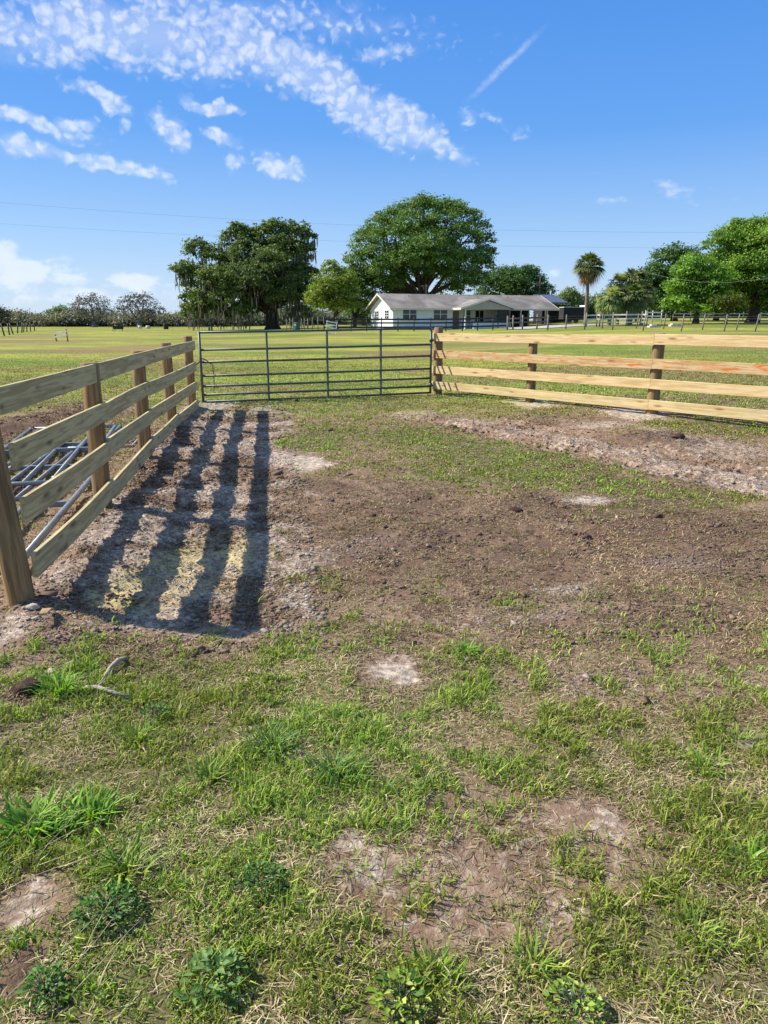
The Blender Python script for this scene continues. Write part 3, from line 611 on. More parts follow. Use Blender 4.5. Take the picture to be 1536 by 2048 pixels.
def leafy(x, y, label, n=110, rad=.09, leaf=.022, pal=GREENS):
    z = gz1(x, y)
    a = rng.uniform(0, 2 * math.pi, n); r = rad * np.sqrt(rng.random(n)) * (.82 + .22 * np.abs(np.sin(a * 1.5 + x * 9))); cx, cy = r * np.cos(a), r * np.sin(a)
    cz = .012 + .05 * (1 - (r / rad) ** 2) * rng.uniform(.3, 1.1, n)
    hd = a + rng.normal(0, .7, n); tilt = rng.uniform(-.1, .6, n); l = leaf * rng.uniform(.6, 1.3, n); w = l * rng.uniform(.5, .75, n)
    d = np.stack([np.cos(hd) * np.cos(tilt), np.sin(hd) * np.cos(tilt), np.sin(tilt)], 1) * l[:, None]
    s = np.stack([-np.sin(hd), np.cos(hd), rng.normal(0, .25, n)], 1) * (w / 2)[:, None]
    c = np.stack([cx, cy, cz], 1); upz = np.array([0, 0, .004])
    co = np.stack([c, c + d * .45 + s + upz, c + d * .5 - upz, c + d * .45 - s + upz, c + d], 1).reshape(-1, 3)
    i = np.arange(n)[:, None] * 5
    q = np.concatenate([i + np.array([[0, 1, 4, 2]]), i + np.array([[0, 2, 4, 3]])], 1).reshape(-1, 4)
    o = np_mesh('leafy_weed', co, q, M['blade'], np.repeat(pick(pal, n, .25), 5, 0), loc=(x, y, z))
    mb = MB()
    for j in range(0, n, 5):
        mb.tube([(cx[j] * .15, cy[j] * .15, -.005), (cx[j] * .6, cy[j] * .6, cz[j] * .8), (cx[j], cy[j], cz[j])], .0011, 4)
    mb.build('stem', M['greenplastic'], o)
    return tag(o, label, 'weed', 'leafy weeds in the foreground')
DARKG = np.array([(.10, .22, .035), (.14, .28, .05), (.08, .17, .03)])
for x, y, lab, n, r, l, pal in [
    (-.76, 1.66, 'dark green leafy weed clump right of the pale bare patch at lower left', 220, .085, .018, DARKG),
    (-.42, 1.45, 'broad leafed green weed near the bottom left of centre', 120, .08, .026, BLUEG),
    (-.83, 1.42, 'small dark leafy weed at the bottom left', 110, .06, .018, DARKG),
    (-.36, 1.76, 'leafy green weed between the tussocks and the sandy bare patch', 160, .08, .016, DARKG),
    (.04, 1.40, 'leafy weed at the bottom edge near the centre', 120, .07, .02, GREENS),
    (.46, 1.38, 'leafy weed at the bottom edge right of centre', 120, .07, .018, GREENS),
    (-.95, 2.7, 'dark leafy weed in the left lawn under the stick', 110, .07, .015, DARKG)]:
    leafy(x, y, lab, n, r, l, pal)
def stalks():
    mb = MB(); z0 = gz1(-.95, 1.6)
    for i in range(26):
        x = random.uniform(-1.25, -.72); y = random.uniform(1.35, 1.85); a = R(random.gauss(38, 16)); L = random.uniform(.12, .32)
        p = [(x + math.cos(a + t * .25) * L * t, y + math.sin(a + t * .25) * L * t, z0 + .012 + .05 * math.sin(t * 2.6) * random.uniform(.3, 1) + .01 * t) for t in (0, .25, .5, .75, 1)]
        mb.tube(p, .0012, 4, scale=[1.2, 1, .9, .8, .5])
        for t in (.55, .75, .9):
            q = Vector(p[2]).lerp(Vector(p[4]), (t - .5) * 2); mb.tube([q, q + Vector((random.uniform(-.02, .02), random.uniform(-.02, .02), .012))], .0012, 3)
    o = mb.build('dry_stalks', plain('dry_stalk', (.50, .42, .24), .8, 0, .2, 30))
    tag(o, 'long pale dry seed stalks lying over the bare lower left corner', 'dry stalks', kind='stuff')
stalks()

# ---------------------------------------------------------------- scraps on the ground
def lump_mb(n=90):
    mb = MB()
    return mb
o = MB().sweep([(0, 0, .01), (.02, -.09, .045), (.05, -.2, .062)], RECT(.012, .05, .003), scale=[.55, 1, .8]).build('wood_scrap', M['chip'], loc=(-1.80, 3.66, gz1(-1.8, 3.6) + .02))
tag(o, 'pale torn wood scrap lying at the foot of the left corner post', 'wood scrap')
o = MB().tube([(0, 0, 0), (.08, -.03, .012), (.16, -.07, .01), (.25, -.10, .004)], .010, 7, scale=[.7, 1, .9, .5]).tube([(.08, -.03, .012), (.1, .02, .03)], .006, 6, scale=[1, .4]).build('stick', M['stick'], loc=(-1.35, 2.94, gz1(-1.3, 2.92) + .014))
tag(o, 'long pale grey stick lying beside the yellow green tuft', 'stick')
o = MB().tube([(.02, .19, .01), (.01, .13, .03), (-.008, .07, .022), (-.012, 0, .0)], .013, 7, scale=[.6, 1, .8, 1.1]).tube([(.01, .13, .035), (.035, .145, .03)], .007, 6).build('root_piece', M['stick'], loc=(-1.27, 3.02, gz1(-1.27, 3.05) + .01))
tag(o, 'short grey root piece lying just above the pale stick', 'root')
def clod(x, y, r, label, m, name='soil_clod'):
    import bmesh
    bm = bmesh.new(); bmesh.ops.create_icosphere(bm, subdivisions=3, radius=r)
    s = random.uniform(0, 99)
    for v in bm.verts:
        d = v.co.normalized(); f = 1 + .45 * (float(fbm(np.array([d.x * 1.4 + s]), np.array([d.y * 1.4 + d.z]), 1.3, 4)[0]) - .5) * 2
        v.co = Vector((v.co.x * f * 1.2, v.co.y * f, v.co.z * f * .62))
    me = bpy.data.meshes.new(name); bm.to_mesh(me); bm.free(); me.materials.append(m)
    me.polygons.foreach_set('use_smooth', [True] * len(me.polygons))
    o = bpy.data.objects.new(name, me); COL.objects.link(o); o.location = (x, y, gz1(x, y) + r * .2)
    return tag(o, label, 'clod' if name == 'soil_clod' else 'stone')
M['clod'] = plain('dark_clod', (.10, .062, .045), .95, 0, .35, 25, .1, .8)
M['stone'] = plain('pale_chip', (.50, .42, .32), .9, 0, .2, 30, .2, .4)
clod(-1.60, 2.93, .055, 'dark crumbly soil clod left of the yellow green tuft', M['clod'])
clod(-1.93, 3.72, .03, 'small pale stone at the foot of the left corner post', M['stone'], 'stone')
clod(-1.55, 3.08, .022, 'tan scrap stone above the dark soil clod', M['stone'], 'stone')
clod(1.12, 5.98, .05, 'dark clod in the brown soil of the middle ground', M['clod'])
clod(3.52, 8.62, .07, 'large dark clod on the churned soil by the wheel track', M['clod'])
clod(.95, 10.1, .07, 'brown clod at the edge of the wheel track near the gate', M['clod'])
rub = MB()
# ---------------------------------------------------------------- new board fences
def post_mb(x, y, z0, z1, r=.078, lean=0.):
    mb = MB(); n = 7; pts = []; sc = []
    lx, ly = random.uniform(-.01, .01) + lean, random.uniform(-.01, .01)
    for i in range(n):
        t = i / (n - 1); pts.append((x + lx * t, y + ly * t, z0 - .25 + (z1 - z0 + .25) * t)); sc.append((1.06 - .08 * t) * random.uniform(.985, 1.015))
    pts.append((x + lx, y + ly, z1 + .006)); sc.append(.90)
    prof = []
    for k in range(18):
        a = 2 * math.pi * k / 18; rr = r * random.uniform(.975, 1.02); prof.append((rr * math.cos(a), rr * math.sin(a)))
    return mb.sweep(pts, prof, scale=sc)
def board_mb(a, b, w=.14, t=.028, side=(0, 0, 1)):
    a = Vector(a); b = Vector(b); n = 9; pts = []; ph = random.uniform(0, 6); am = random.uniform(-.011, .011); d = (b - a).normalized()
    s = d.cross(Vector((0, 0, 1))).normalized()
    for i in range(n):
        t_ = i / (n - 1); pts.append(a.lerp(b, t_) + s * am * math.sin(t_ * math.pi) + Vector((0, 0, am * .8 * math.sin(t_ * math.pi + ph))))
    return MB().sweep(pts, RECT(w, t, .003), smooth=False)
# left run: corner post near the camera to the gate
LP = [(-2.03, 3.84), (-2.34, 5.85), (-2.64, 7.92), (-2.90, 9.9), (-3.13, 11.86)]
lf = empty('board_fence', (-2.04, 3.84, 0), 'four board greenish grey timber fence on round posts, running away along the left side', 'fence')
LZ = [1.262, 1.268, 1.275, 1.30, 1.345]
for (x, y), h in zip(LP, LZ):
    post_mb(x, y, 0, h, .071, -.11 if y < 4 else 0).build('post', M['post'], lf, org=lf.location)
def left_pt(i, z, off=.098):
    x, y = LP[i]; x -= .095 * z / 1.3 if i == 0 else 0; return Vector((x + off - .008, y + off * .15, z))
TOPS = {0: [1.262, .958, .655, .342], 1: [1.262, .955, .645, .325], 2: [1.27, .955, .655, .355], 3: [1.275, .965, .66, .362], 4: [1.282, .94, .635, .345]}
def lboard(r, i, j, dz0=0, dz1=0, ext0=.0, ext1=0):
    a = left_pt(i, TOPS[i][r] - .07 + dz0); b = left_pt(j, TOPS[j][r] - .07 + dz1); d = (b - a).normalized()
    board_mb(a - d * ext0 + d * .002, b + d * ext1 - d * .002, .145).build('board', M['board_left'], lf, org=lf.location)
lboard(0, 0, 2, ext0=.03); lboard(0, 2, 4, ext1=.07)
for r in (1, 2, 3):
    if r == 2:
        lboard(r, 0, 1); lboard(r, 1, 2, .012, 0); lboard(r, 2, 4, .01, 0, ext1=.07)
    elif r == 1:
        lboard(r, 0, 1); lboard(r, 1, 2, -.006, 0); lboard(r, 2, 4, 0, 0, ext1=.07)
    else:
        lboard(r, 0, 1); lboard(r, 1, 2, -.02, -.01); lboard(r, 2, 3, .01, 0); lboard(r, 3, 4, -.01, 0, ext1=.07)
# right run
A = Vector((1.05, 14.30, 0)); B = Vector((3.98, 10.80, 0)); e = (B - A).normalized(); nrm = Vector((-e.y, e.x, 0)); nrm = nrm if nrm.y < 0 else -nrm
rf = empty('board_fence', (1.05, 14.30, .2), 'four board yellow new pine fence, sunlit and partly orange stained, right of the gate', 'fence')
SP = (B - A).length / 2
for i, h in enumerate((1.46, 1.27, 1.408, 1.33, 1.36)):
    p = A + e * SP * i; post_mb(p.x, p.y, tz(p.x, p.y), h, .085 if i != 1 else .075).build('post', M['post'], rf, org=rf.location)
RT = {0: [1.352, 1.036, .748, .448], 1: [1.375, 1.045, .758, .455], 2: [1.40, 1.06, .772, .47], 3: [1.40, 1.065, .775, .47], 4: [1.40, 1.065, .775, .47]}
def rboard(r, i, j, m, d0=0, d1=0, ext0=0):
    a = A + e * (SP * i + .002 - ext0) + nrm * .105; b = A + e * (SP * j - .002) + nrm * .105
    a.z = RT[i][r] - .075 + d0; b.z = RT[j][r] - .075 + d1
    board_mb(a, b, .145 if r else .15).build('board', m, rf, org=rf.location)
rboard(0, 0, 2, M['board_right'], ext0=.09); rboard(0, 2, 4, M['board_right'])
o1 = rboard(1, 0, 2, M['board_stain'], ext0=.09); rboard(1, 2, 4, M['board_stain'], .0)
rboard(2, 0, 2, M['board_right'], ext0=.09); rboard(2, 2, 3, M['board_right']); rboard(2, 3, 4, M['board_right'])
rboard(3, 0, 2, M['board_right'], ext0=.09); rboard(3, 2, 4, M['board_right'])

# ---------------------------------------------------------------- the pipe gate
GL = Vector((-3.16, 12.75, 0)); GR = Vector((.90, 14.22, 0))
gt = empty('pipe_gate', (.90, 14.22, .24), 'closed green grey tubular farm gate with seven rails between the two board fences', 'gate')
gd = (GR - GL).normalized(); glen = (GR - GL).length
def gp(s, f):   # s along 0..1, f height fraction 0..1
    p = GL.lerp(GR, s); b0, t0 = .215, 1.395; b1, t1 = .235, 1.45
    p.z = (b0 + (t0 - b0) * f) * (1 - s) + (b1 + (t1 - b1) * f) * s
    return p
for i, f in enumerate((0, .102, .228, .377, .576, .751, 1.0)):
    MB().tube([gp(0, f) + gd * .01, gp(.33, f) - Vector((0, 0, .004)), gp(.66, f) - Vector((0, 0, .004)), gp(1, f) - gd * .01], .0195, 12).build('rail', M['gate'], gt, org=gt.location)
for s in (0, 1):
    MB().tube([gp(s, -.012), gp(s, 1.012)], .0225, 12).build('stile', M['gate'], gt, org=gt.location)
fn = gd.cross(Vector((0, 0, 1)))
for s in (.268, .523, .763):
    MB().sweep([gp(s, -.005) + fn * .0, gp(s, 1.0)], RECT(.056, .03, .004), up=fn, smooth=False).build('brace', M['gate'], gt, org=gt.location)
for f in (.12, .82):   # hinges on the right post
    p = gp(1, f)
    mb = MB().tube([p - Vector((0, 0, .035)), p + Vector((0, 0, .035))], .034, 12).tube([p, p + gd * .14], .011, 8)
    mb.tube([p + gd * .03 + fn * .03, p + gd * .03 - fn * .03], .009, 6)
    mb.build('hinge', M['gate'], gt, org=gt.location)
mb = MB(); p0 = gp(0, .62); q0 = Vector((-3.17, 11.95, p0.z - .05))
pl = [p0 + gd * .17 - Vector((0, 0, .10)), p0 + gd * .08 - Vector((0, 0, .03)), p0 - Vector((0, 0, -.01)), p0 - gd * .03 - Vector((0, 0, .08))]
def chain(mb, pts, r=.0045, link=.034):
    L = [0]; 
    for a, b in zip(pts[:-1], pts[1:]): L.append(L[-1] + (b - a).length)
    n = int(L[-1] / (link * .8))
    for i in range(n):
        s = L[-1] * (i + .5) / n; j = max(k_ for k_ in range(len(pts) - 1) if L[k_] <= s); t = (s - L[j]) / max(1e-6, L[j + 1] - L[j])
        c = pts[j].lerp(pts[j + 1], t); d = (pts[j + 1] - pts[j]).normalized(); u = d.cross(Vector((.3, .8, .2))).normalized()
        if i % 2: u = d.cross(u).normalized()
        ring = [c + d * (link * .5 * math.cos(a)) + u * (link * .3 * math.sin(a)) for a in [2 * math.pi * k_ / 8 for k_ in range(9)]]
        mb.tube(ring, r, 5, caps=False)
chain(mb, [p0 + gd * .19 - Vector((0, 0, .09)), p0 + gd * .06 - fn * -.03, p0 - gd * .02 + Vector((0, 0, .02))])
chain(mb, [p0 + gd * .2 - Vector((0, 0, .1)), p0 + gd * .205 - Vector((0, 0, .30)), p0 + gd * .205 - Vector((0, 0, .50))])
chain(mb, [p0 - Vector((0, 0, .02)), (p0 + q0) / 2 - Vector((0, 0, .07)), q0])
mb.build('chain', M['chain'], gt, org=gt.location)

# ---------------------------------------------------------------- galvanised gates lying on the ground
def lying_gate(label, org, ang, L, Wd, rails, braces, z, tilt=0., name='galvanised_gate', r=.021, diag=False, roll=0.):
    t = empty(name, (org[0], org[1], z), label, 'gate', 'spare gates lying on the ground', rz=ang)
    t.rotation_euler = (roll, tilt, ang)
    for i, f in enumerate(rails):
        MB().tube([(0, Wd * f, 0), (L, Wd * f, 0)], r, 10).build('rail', M['galv'], t)
    for s in (0, L): MB().tube([(s, -.02, 0), (s, Wd + .02, 0)], r * 1.08, 10).build('stile', M['galv'], t)
    for b_ in braces: MB().sweep([(L * b_, 0, 0), (L * b_, Wd, 0)], RECT(.05, .03, .004), smooth=False).build('brace', M['galv'], t)
    if diag: MB().tube([(.03, .03, .03), (L * .5, Wd - .03, .03)], r * .7, 8).build('diagonal_brace', M['galv'], t)
    return t
RL = (0, .22, .46, .72, 1)
lying_gate('bluish galvanised pipe gate lying on the soil behind the two nearest left fence bays', (-2.95, 6.1), R(100), 3.9, 1.0, RL, (.33, .66), .11, tilt=R(-1.2), diag=False)
lying_gate('galvanised pipe gate lying on top and askew of the nearest lying one', (-2.85, 6.6), R(104), 3.3, 1.05, (0, .22, .45, .7, 1), (.5,), .15, tilt=R(-1.0), diag=False)
lying_gate('galvanised pipe gate lying furthest back behind the left fence toward the farm gate', (-3.02, 8.6), R(99), 3.4, .95, RL, (.5,), .13, tilt=R(-.8))
lying_gate('galvanised tube frame sticking out below the left fence nearest the corner post', (-2.30, 4.25), R(101), 2.6, .34, (0, 1), (.62,), .10, tilt=R(-1.0), r=.024)
p = A + e * .5 - nrm * .55
lying_gate('galvanised pipe gate lying flat behind the bottom board of the right fence', (p.x + 4.0 * e.x, p.y + 4.0 * e.y), math.atan2(e.y, e.x), 4.6, .5, (0, .5, 1), (.33, .66), .315, tilt=0)

# ---------------------------------------------------------------- the ranch house
HZ = .58; HR = R(20)
hs = empty('ranch_house', (1.05, 88, HZ), 'long low white ranch house with a stained grey shingle roof, gabled porch and carport', 'house', rz=HR)
EV, RG, DP, LN = 2.42, 3.98, 8.0, 21.7
w = MB().prism([(0, 0, -.6), (0, DP, -.6), (0, DP, EV), (0, DP / 2, RG - .12), (0, 0, EV)], (1, 0, 0), 7.7)
w.box(7.705, 14.6, .9, DP, -.6, EV); w.build('wall', M['whitewall'], hs)
# carport: back wall, beam, posts
MB().box(14.62, 21.3, 5.0, DP, -.6, EV).build('carport_back_wall', M['dark'], hs)
MB().box(14.62, 21.3, .02, 5, -.05, .02).build('carport_floor', M['concrete'], hs)
MB().box(14.45, 14.6, -.0, .88, -.3, EV).build('carport_side_wall', M['weathered'], hs)
for x in (17.1, 20.9): MB().box(x - .08, x + .08, .02, .18, -.3, EV - .16).build('carport_post', M['frame'], hs)
MB().box(19.6, 19.7, 2.5, 2.6, -.3, EV).build('carport_post', M['frame'], hs)
MB().box(14.62, 21.4, .0, .2, EV - .16, EV).build('carport_beam', M['trim'], hs)
rf_ = MB(); OH = .55; TH = .14
sl_ = (RG - EV) / (DP / 2)
def slab(y0, z0, y1, z1, x0, x1):
    return MB().prism([(x0, y0, z0), (x0, y1, z1), (x0, y1, z1 + TH), (x0, y0, z0 + TH)], (1, 0, 0), x1 - x0)
front = slab(-OH, EV - OH * sl_, DP / 2, RG, -OH, LN + OH); back = slab(DP + OH, EV - OH * sl_, DP / 2, RG, -OH, LN + OH)
rm = MB(); 
for m_ in (front, back):
    b_ = len(rm.v); rm.v += m_.v; rm.g += m_.g; rm.f += [tuple(i + b_ for i in f_) for f_ in m_.f]; rm.sm += m_.sm
roof = rm.build('roof', M['roof'], hs)
MB().box(-OH, LN + OH, -OH - .03, -OH - .003, EV - OH * sl_ - .03, EV - OH * sl_ + TH + .02).build('fascia', M['trim'], roof)
for xx in (-OH - .035, LN + OH + .003):
    f_ = MB()
    for ya, yb in ((-OH - .03, DP / 2), (DP + OH + .03, DP / 2)):
        f_.prism([(xx, ya, EV - OH * sl_ - .05), (xx, yb, RG - .04), (xx, yb, RG + TH + .03), (xx, ya, EV - OH * sl_ + TH + .02)], (1, 0, 0), .03)
    f_.build('rake_board', M['trim'], roof)
MB().box(6.3, 6.33, 5.0, 5.03, 3.6, 5.35).box(5.55, 6.9, 5.0, 5.03, 5.1, 5.13).box(5.8, 5.82, 4.7, 5.3, 5.13, 5.15).box(6.3, 6.32, 4.8, 5.2, 5.13, 5.15).box(6.7, 6.72, 4.9, 5.1, 5.13, 5.15).build('antenna', M['palecable'], hs)
for vx in (3.2, 12.5, 16.8): MB().tube([(vx, 3.2, 3.5), (vx, 3.2, 3.98)], .06, 8).build('roof_vent', M['roof'], roof)
def window(cx0, cx1, z0, z1, y=0.0, mull=1, cross=1):
    fr = MB(); t = .07
    fr.box(cx0 - t, cx1 + t, y - .05, y - .003, z1, z1 + t).box(cx0 - t, cx1 + t, y - .07, y - .003, z0 - t, z0)
    fr.box(cx0 - t, cx0, y - .05, y - .003, z0, z1).box(cx1, cx1 + t, y - .05, y - .003, z0, z1)
    for i in range(mull):
        xm = cx0 + (cx1 - cx0) * (i + 1) / (mull + 1); fr.box(xm - .04, xm + .04, y - .048, y - .003, z0, z1)
    for i in range(cross):
        zm = z0 + (z1 - z0) * (i + 1) / (cross + 1); fr.box(cx0, cx1, y - .044, y - .006, zm - .025, zm + .025)
    f_ = fr.build('window', M['frame'], hs)
    MB().box(cx0, cx1, y - .03, y - .002, z0, z1).build('pane', M['glass'], f_)
window(1.25, 2.95, 1.14, 2.22); window(5.2, 6.95, 1.16, 2.24)
MB().box(.95, 3.25, -.13, -.003, .98, 1.06).build('window_sill', M['trim'], hs); MB().box(4.9, 7.2, -.13, -.003, 1.0, 1.08).build('window_sill', M['trim'], hs)
window(9.6, 10.5, .9, 2.15, y=.9, mull=0, cross=1); window(11.2, 12.3, .7, 2.15, y=.9, mull=1, cross=0)
d_ = MB().box(8.15, 8.95, .84, .897, -.05, 2.08).build('door', M['door'], hs); MB().box(8.82, 8.88, .80, .838, .95, 1.0).build('handle', M['chain'], d_)
MB().box(7.708, 7.8, .3, .897, -.3, EV).box(7.9, 8.08, .86, .895, -.05, 2.2).build('door_frame', M['frame'], hs)
def gwin(y0, y1, z0, z1):
    fr = MB(); t = .09
    fr.box(-.06, -.003, y0 - t, y1 + t, z1, z1 + t).box(-.06, -.003, y0 - t, y1 + t, z0 - t, z0).box(-.06, -.003, y0 - t, y0, z0, z1).box(-.06, -.003, y1, y1 + t, z0, z1)
    for i in (1, 2): zm = z0 + (z1 - z0) * i / 3; fr.box(-.055, -.006, y0, y1, zm - .03, zm + .03)
    ym = (y0 + y1) / 2; fr.box(-.058, -.006, ym - .04, ym + .04, z0, z1)
    f_ = fr.build('window', M['frame'], hs); MB().box(-.03, -.002, y0, y1, z0, z1).build('pane', M['glass'], f_)
gwin(1.35, 2.6, 1.2, 2.1); gwin(4.9, 6.1, 1.1, 2.05)
# porch
PY = -2.5; px0, px1, pc = 7.9, 14.4, 11.15
pg = MB().prism([(px0 + .2, PY, EV - .18), (px1 - .2, PY, EV - .18), (px1 - .2, PY, EV - .02), (pc, PY, 3.22), (px0 + .2, PY, EV - .02)], (0, 1, 0), .08)
pg.build('porch_gable', M['gable'], hs)
pr = MB(); po = .45
for xa in (px0 - po, px1 + po):
    za = EV - .17
    pr.prism([(xa, PY - .25, za), (pc, PY - .25, 3.36), (pc, PY - .25, 3.48), (xa, PY - .25, za + .12)], (0, 1, 0), 5.0)
prf = pr.build('porch_roof', M['roof'], hs)
f_ = MB()
for xa in (px0 - po, px1 + po):
    f_.prism([(xa, PY - .285, EV - .22), (pc, PY - .285, 3.29), (pc, PY - .285, 3.50), (xa, PY - .285, EV + .0)], (0, 1, 0), .03)
f_.box(px0 - po - .03, px0 - po - .002, PY - .28, .0, EV - .24, EV + .0)
f_.build('porch_fascia', M['trim'], prf)
MB().box(px0 + .2, px1 - .2, PY + .09, -.02, EV - .2, EV - .1).build('porch_ceiling', M['trim'], hs)
for x, m_ in ((8.25, 'frame'), (14.15, 'weathered'), (12.6, 'dark')): MB().box(x - .07, x + .07, PY + .1, PY + .24, -.4, EV - .2).build('porch_post', M[m_], hs)
MB().box(px0 + .15, px1 - .1, PY + .0, .88, -.6, -.02).build('porch_floor', M['concrete'], hs)
MB().box(9.3, px1 - .1, PY + .1, PY + .22, -.018, .68).build('porch_wall', M['whitewall'], hs)
MB().box(12.67, 14.07, PY + .15, PY + .18, .69, EV - .22).build('porch_screen', M['screen'], hs)
MB().box(14.28, 14.32, PY + .25, -.05, .0, EV - .22).build('porch_screen', M['screen'], hs)
# foundation shrubs / bench by the wall
MB().box(.02, 7.69, -.045, -.003, -.6, .18).build('plinth', M['palewood'], hs)

# open shed beyond the carport
sx = at(1112, 640, 104); sz = tz(sx.x, sx.y)
sh = empty('open_shed', (sx.x, sx.y, sz), 'dark open pole shed with a blue grey roof right of the house', 'shed', rz=R(10))
MB().prism([(-1.6, 0, 2.7), (-1.6, 5, 3.9), (-1.6, 5, 4.0), (-1.6, 0, 2.82)], (1, 0, 0), 3.2).build('roof', plain('blue_grey_metal_roof', (.10, .12, .16), .5, .2, .1, 1), sh)
MB().box(-1.5, 3.4, 4.6, 4.75, 0, 2.6).box(-1.5, -1.4, 1.5, 4.6, 0, 2.6).build('wall', M['dark'], sh)
MB().prism([(1.65, 1.0, 2.1), (1.65, 5, 2.3), (1.65, 5, 2.4), (1.65, 1.0, 2.2)], (1, 0, 0), 2.3).build('side_roof', M['blackfence'], sh)
for x, y in ((-1.5, .1), (1.5, .1), (3.8, 1.2)): MB().box(x - .06, x + .06, y, y + .12, -.2, 2.72 if x < 2 else 2.05).build('post', M['weathered'], sh)
tr = at(1150, 640, 100)
tl = empty('stock_trailer', (tr.x, tr.y, tz(tr.x, tr.y)), 'small dark box trailer with a pale end panel between the shed and the tall palm', 'trailer', rz=R(5))
MB().box(-1.6, 1.2, 0, 2, .5, 2.0).build('body', M['dark'], tl)
MB().box(1.203, 1.26, .05, 1.95, .5, 2.3).build('end_panel', M['white'], tl)
MB().box(-1.6, 1.2, 0, 2, 2.003, 2.1).build('roof', M['palewood'], tl)
for x in (-.8, .1): MB().sweep([(x, -.2, .32), (x, -.02, .32)], [(.32 * math.cos(a * .5236), .32 * math.sin(a * .5236)) for a in range(12)]).build('wheel', M['blackfence'], tl)
dr = [at(1040, 655, 76), at(1240, 652, 82), at(1120, 651, 90), at(1000, 652, 86)]
nn = 14; dv = []; dq = []
for i in range(nn + 1):
    for j in range(5):
        a_ = dr[0].lerp(dr[1], i / nn); b_ = dr[3].lerp(dr[2], i / nn); p_ = a_.lerp(b_, j / 4); dv.append((p_.x, p_.y, float(terrain(p_.x, p_.y) + relief(np.array([p_.x]), np.array([p_.y]))[0]) + .05))
for i in range(nn):
    for j in range(4): dq.append((i * 5 + j, (i + 1) * 5 + j, (i + 1) * 5 + j + 1, i * 5 + j + 1))
tag(MB().poly(dv, dq).build('driveway', M['concrete']), kind='structure')

# ---------------------------------------------------------------- fences in the distance
def rail_fence(name, label, pts, zt, rails, pm, rm_, post_h=1.35, r=.06, rail_w=.17, post_lean=.0, sq=True):
    o0 = Vector((pts[0][0], pts[0][1], tz(*pts[0])))
    t = empty(name, o0, label, 'fence')
    for p in pts:
        z = tz(*p[:2]); h = post_h * random.uniform(.96, 1.06); lx = random.gauss(0, post_lean)
        MB().tube([(p[0], p[1], z - .2), (p[0] + lx * h, p[1], z + h)], r, 8, scale=[1.05, .95]).build('post', pm, t, org=o0)
    for f_ in rails:
        for a_, b_ in zip(pts[:-1], pts[1:]):
            if len(f_) > 1 and random.random() < f_[1]: continue
            za, zb = tz(*a_[:2]) + f_[0], tz(*b_[:2]) + f_[0]
            MB().sweep([(a_[0], a_[1] - .07, za), (b_[0], b_[1] - .07, zb)], RECT(rail_w, .03), smooth=False).build('rail', rm_, t, org=o0)
    return t
us = [648, 672, 702, 733, 763, 796, 828, 861, 892, 925, 955, 986, 1014]
rail_fence('paddock_fence', 'black three rail paddock fence running in front of the house', [tuple(at(u, 650, 79))[:2] for u in us], 0, [(1.22,), (.86,), (.42,)], M['blackfence'], M['blackfence'], 1.4, .06)
us = [1015, 1026, 1045, 1074, 1096]
rail_fence('paddock_fence', 'weathered dark rail fence with paler posts in front of the carport', [tuple(at(u, 650, 77 - i * .6))[:2] for i, u in enumerate(us)], 0, [(1.12,), (.72,)], M['weathered'], M['blackfence'], 1.42, .085, .15)
us = [1172, 1193, 1199, 1225, 1252, 1283, 1293]
rail_fence('paddock_fence', 'grey and white board fence in front of the low palms', [tuple(at(u, 650, 76 + (i % 2) * .8))[:2] for i, u in enumerate(us)], 0, [(1.15,), (.75,), (.4, .3)], M['weathered'], M['palewood'], 1.45, .075, .14)
us = [1290, 1304, 1322]
rail_fence('paddock_fence', 'white three board fence section right of the low palms', [tuple(at(u, 645, 88))[:2] for u in us], 0, [(1.25,), (.85,), (.5,)], M['palewood'], M['white'], 1.5, .07, .16)
us = [1345, 1380, 1415, 1450, 1485, 1520, 1560]
rail_fence('paddock_fence', 'long pale rail fence in the shade under the right hand trees', [tuple(at(u, 645, 100))[:2] for u in us], 0, [(1.0,), (.6,)], M['weathered'], M['palewood'], 1.2, .06, .10)
# wire fence on leaning pale posts
wp = [(1132, 72), (1170, 69), (1205, 71), (1226, 67), (1273, 70), (1287, 64), (1328, 69), (1364, 62), (1406, 67), (1450, 61), (1474, 66), (1512, 60), (1550, 62)]
p0 = at(1096, 650, 70); o0 = Vector((p0.x, p0.y, tz(p0.x, p0.y)))
wf = empty('wire_fence', o0, 'wire fence on thin leaning pale wooden posts across the right hand pasture', 'fence')
prev = None
for i, (u, Y) in enumerate([(1096, 70)] + wp):
    q = at(u, 650, Y); z = tz(q.x, q.y); ln = .09 if i > 4 else .0; h = 1.35
    MB().tube([(q.x - ln * .3, q.y, z - .2), (q.x + ln * h + random.gauss(0, .03), q.y, z + h)], .062, 8, scale=[1, .9]).build('post', M['weathered'], wf, org=o0)
for hh in (.35, .7, 1.0, 1.2):
    prev = [Vector((at(u, 650, Y).x, at(u, 650, Y).y, tz(at(u, 650, Y).x, at(u, 650, Y).y) + hh)) for (u, Y) in [(1096, 70)] + wp]
    MB().tube(prev, .004, 4).build('wire', M['palecable'], wf, org=o0)
# old post row far on the left
us = [(-10, 70), (8, 74), (18, 79), (26, 84), (34, 89), (42, 93), (46, 97), (53, 101), (61, 105), (69, 109)]
rail_fence('post_fence', 'row of dark old fence posts running away along the far left field', [tuple(at(u, 660, Y))[:2] for u, Y in us], 0, [(.9,)], M['blackfence'], M['weathered'], 1.2, .07, .03, post_lean=.12)
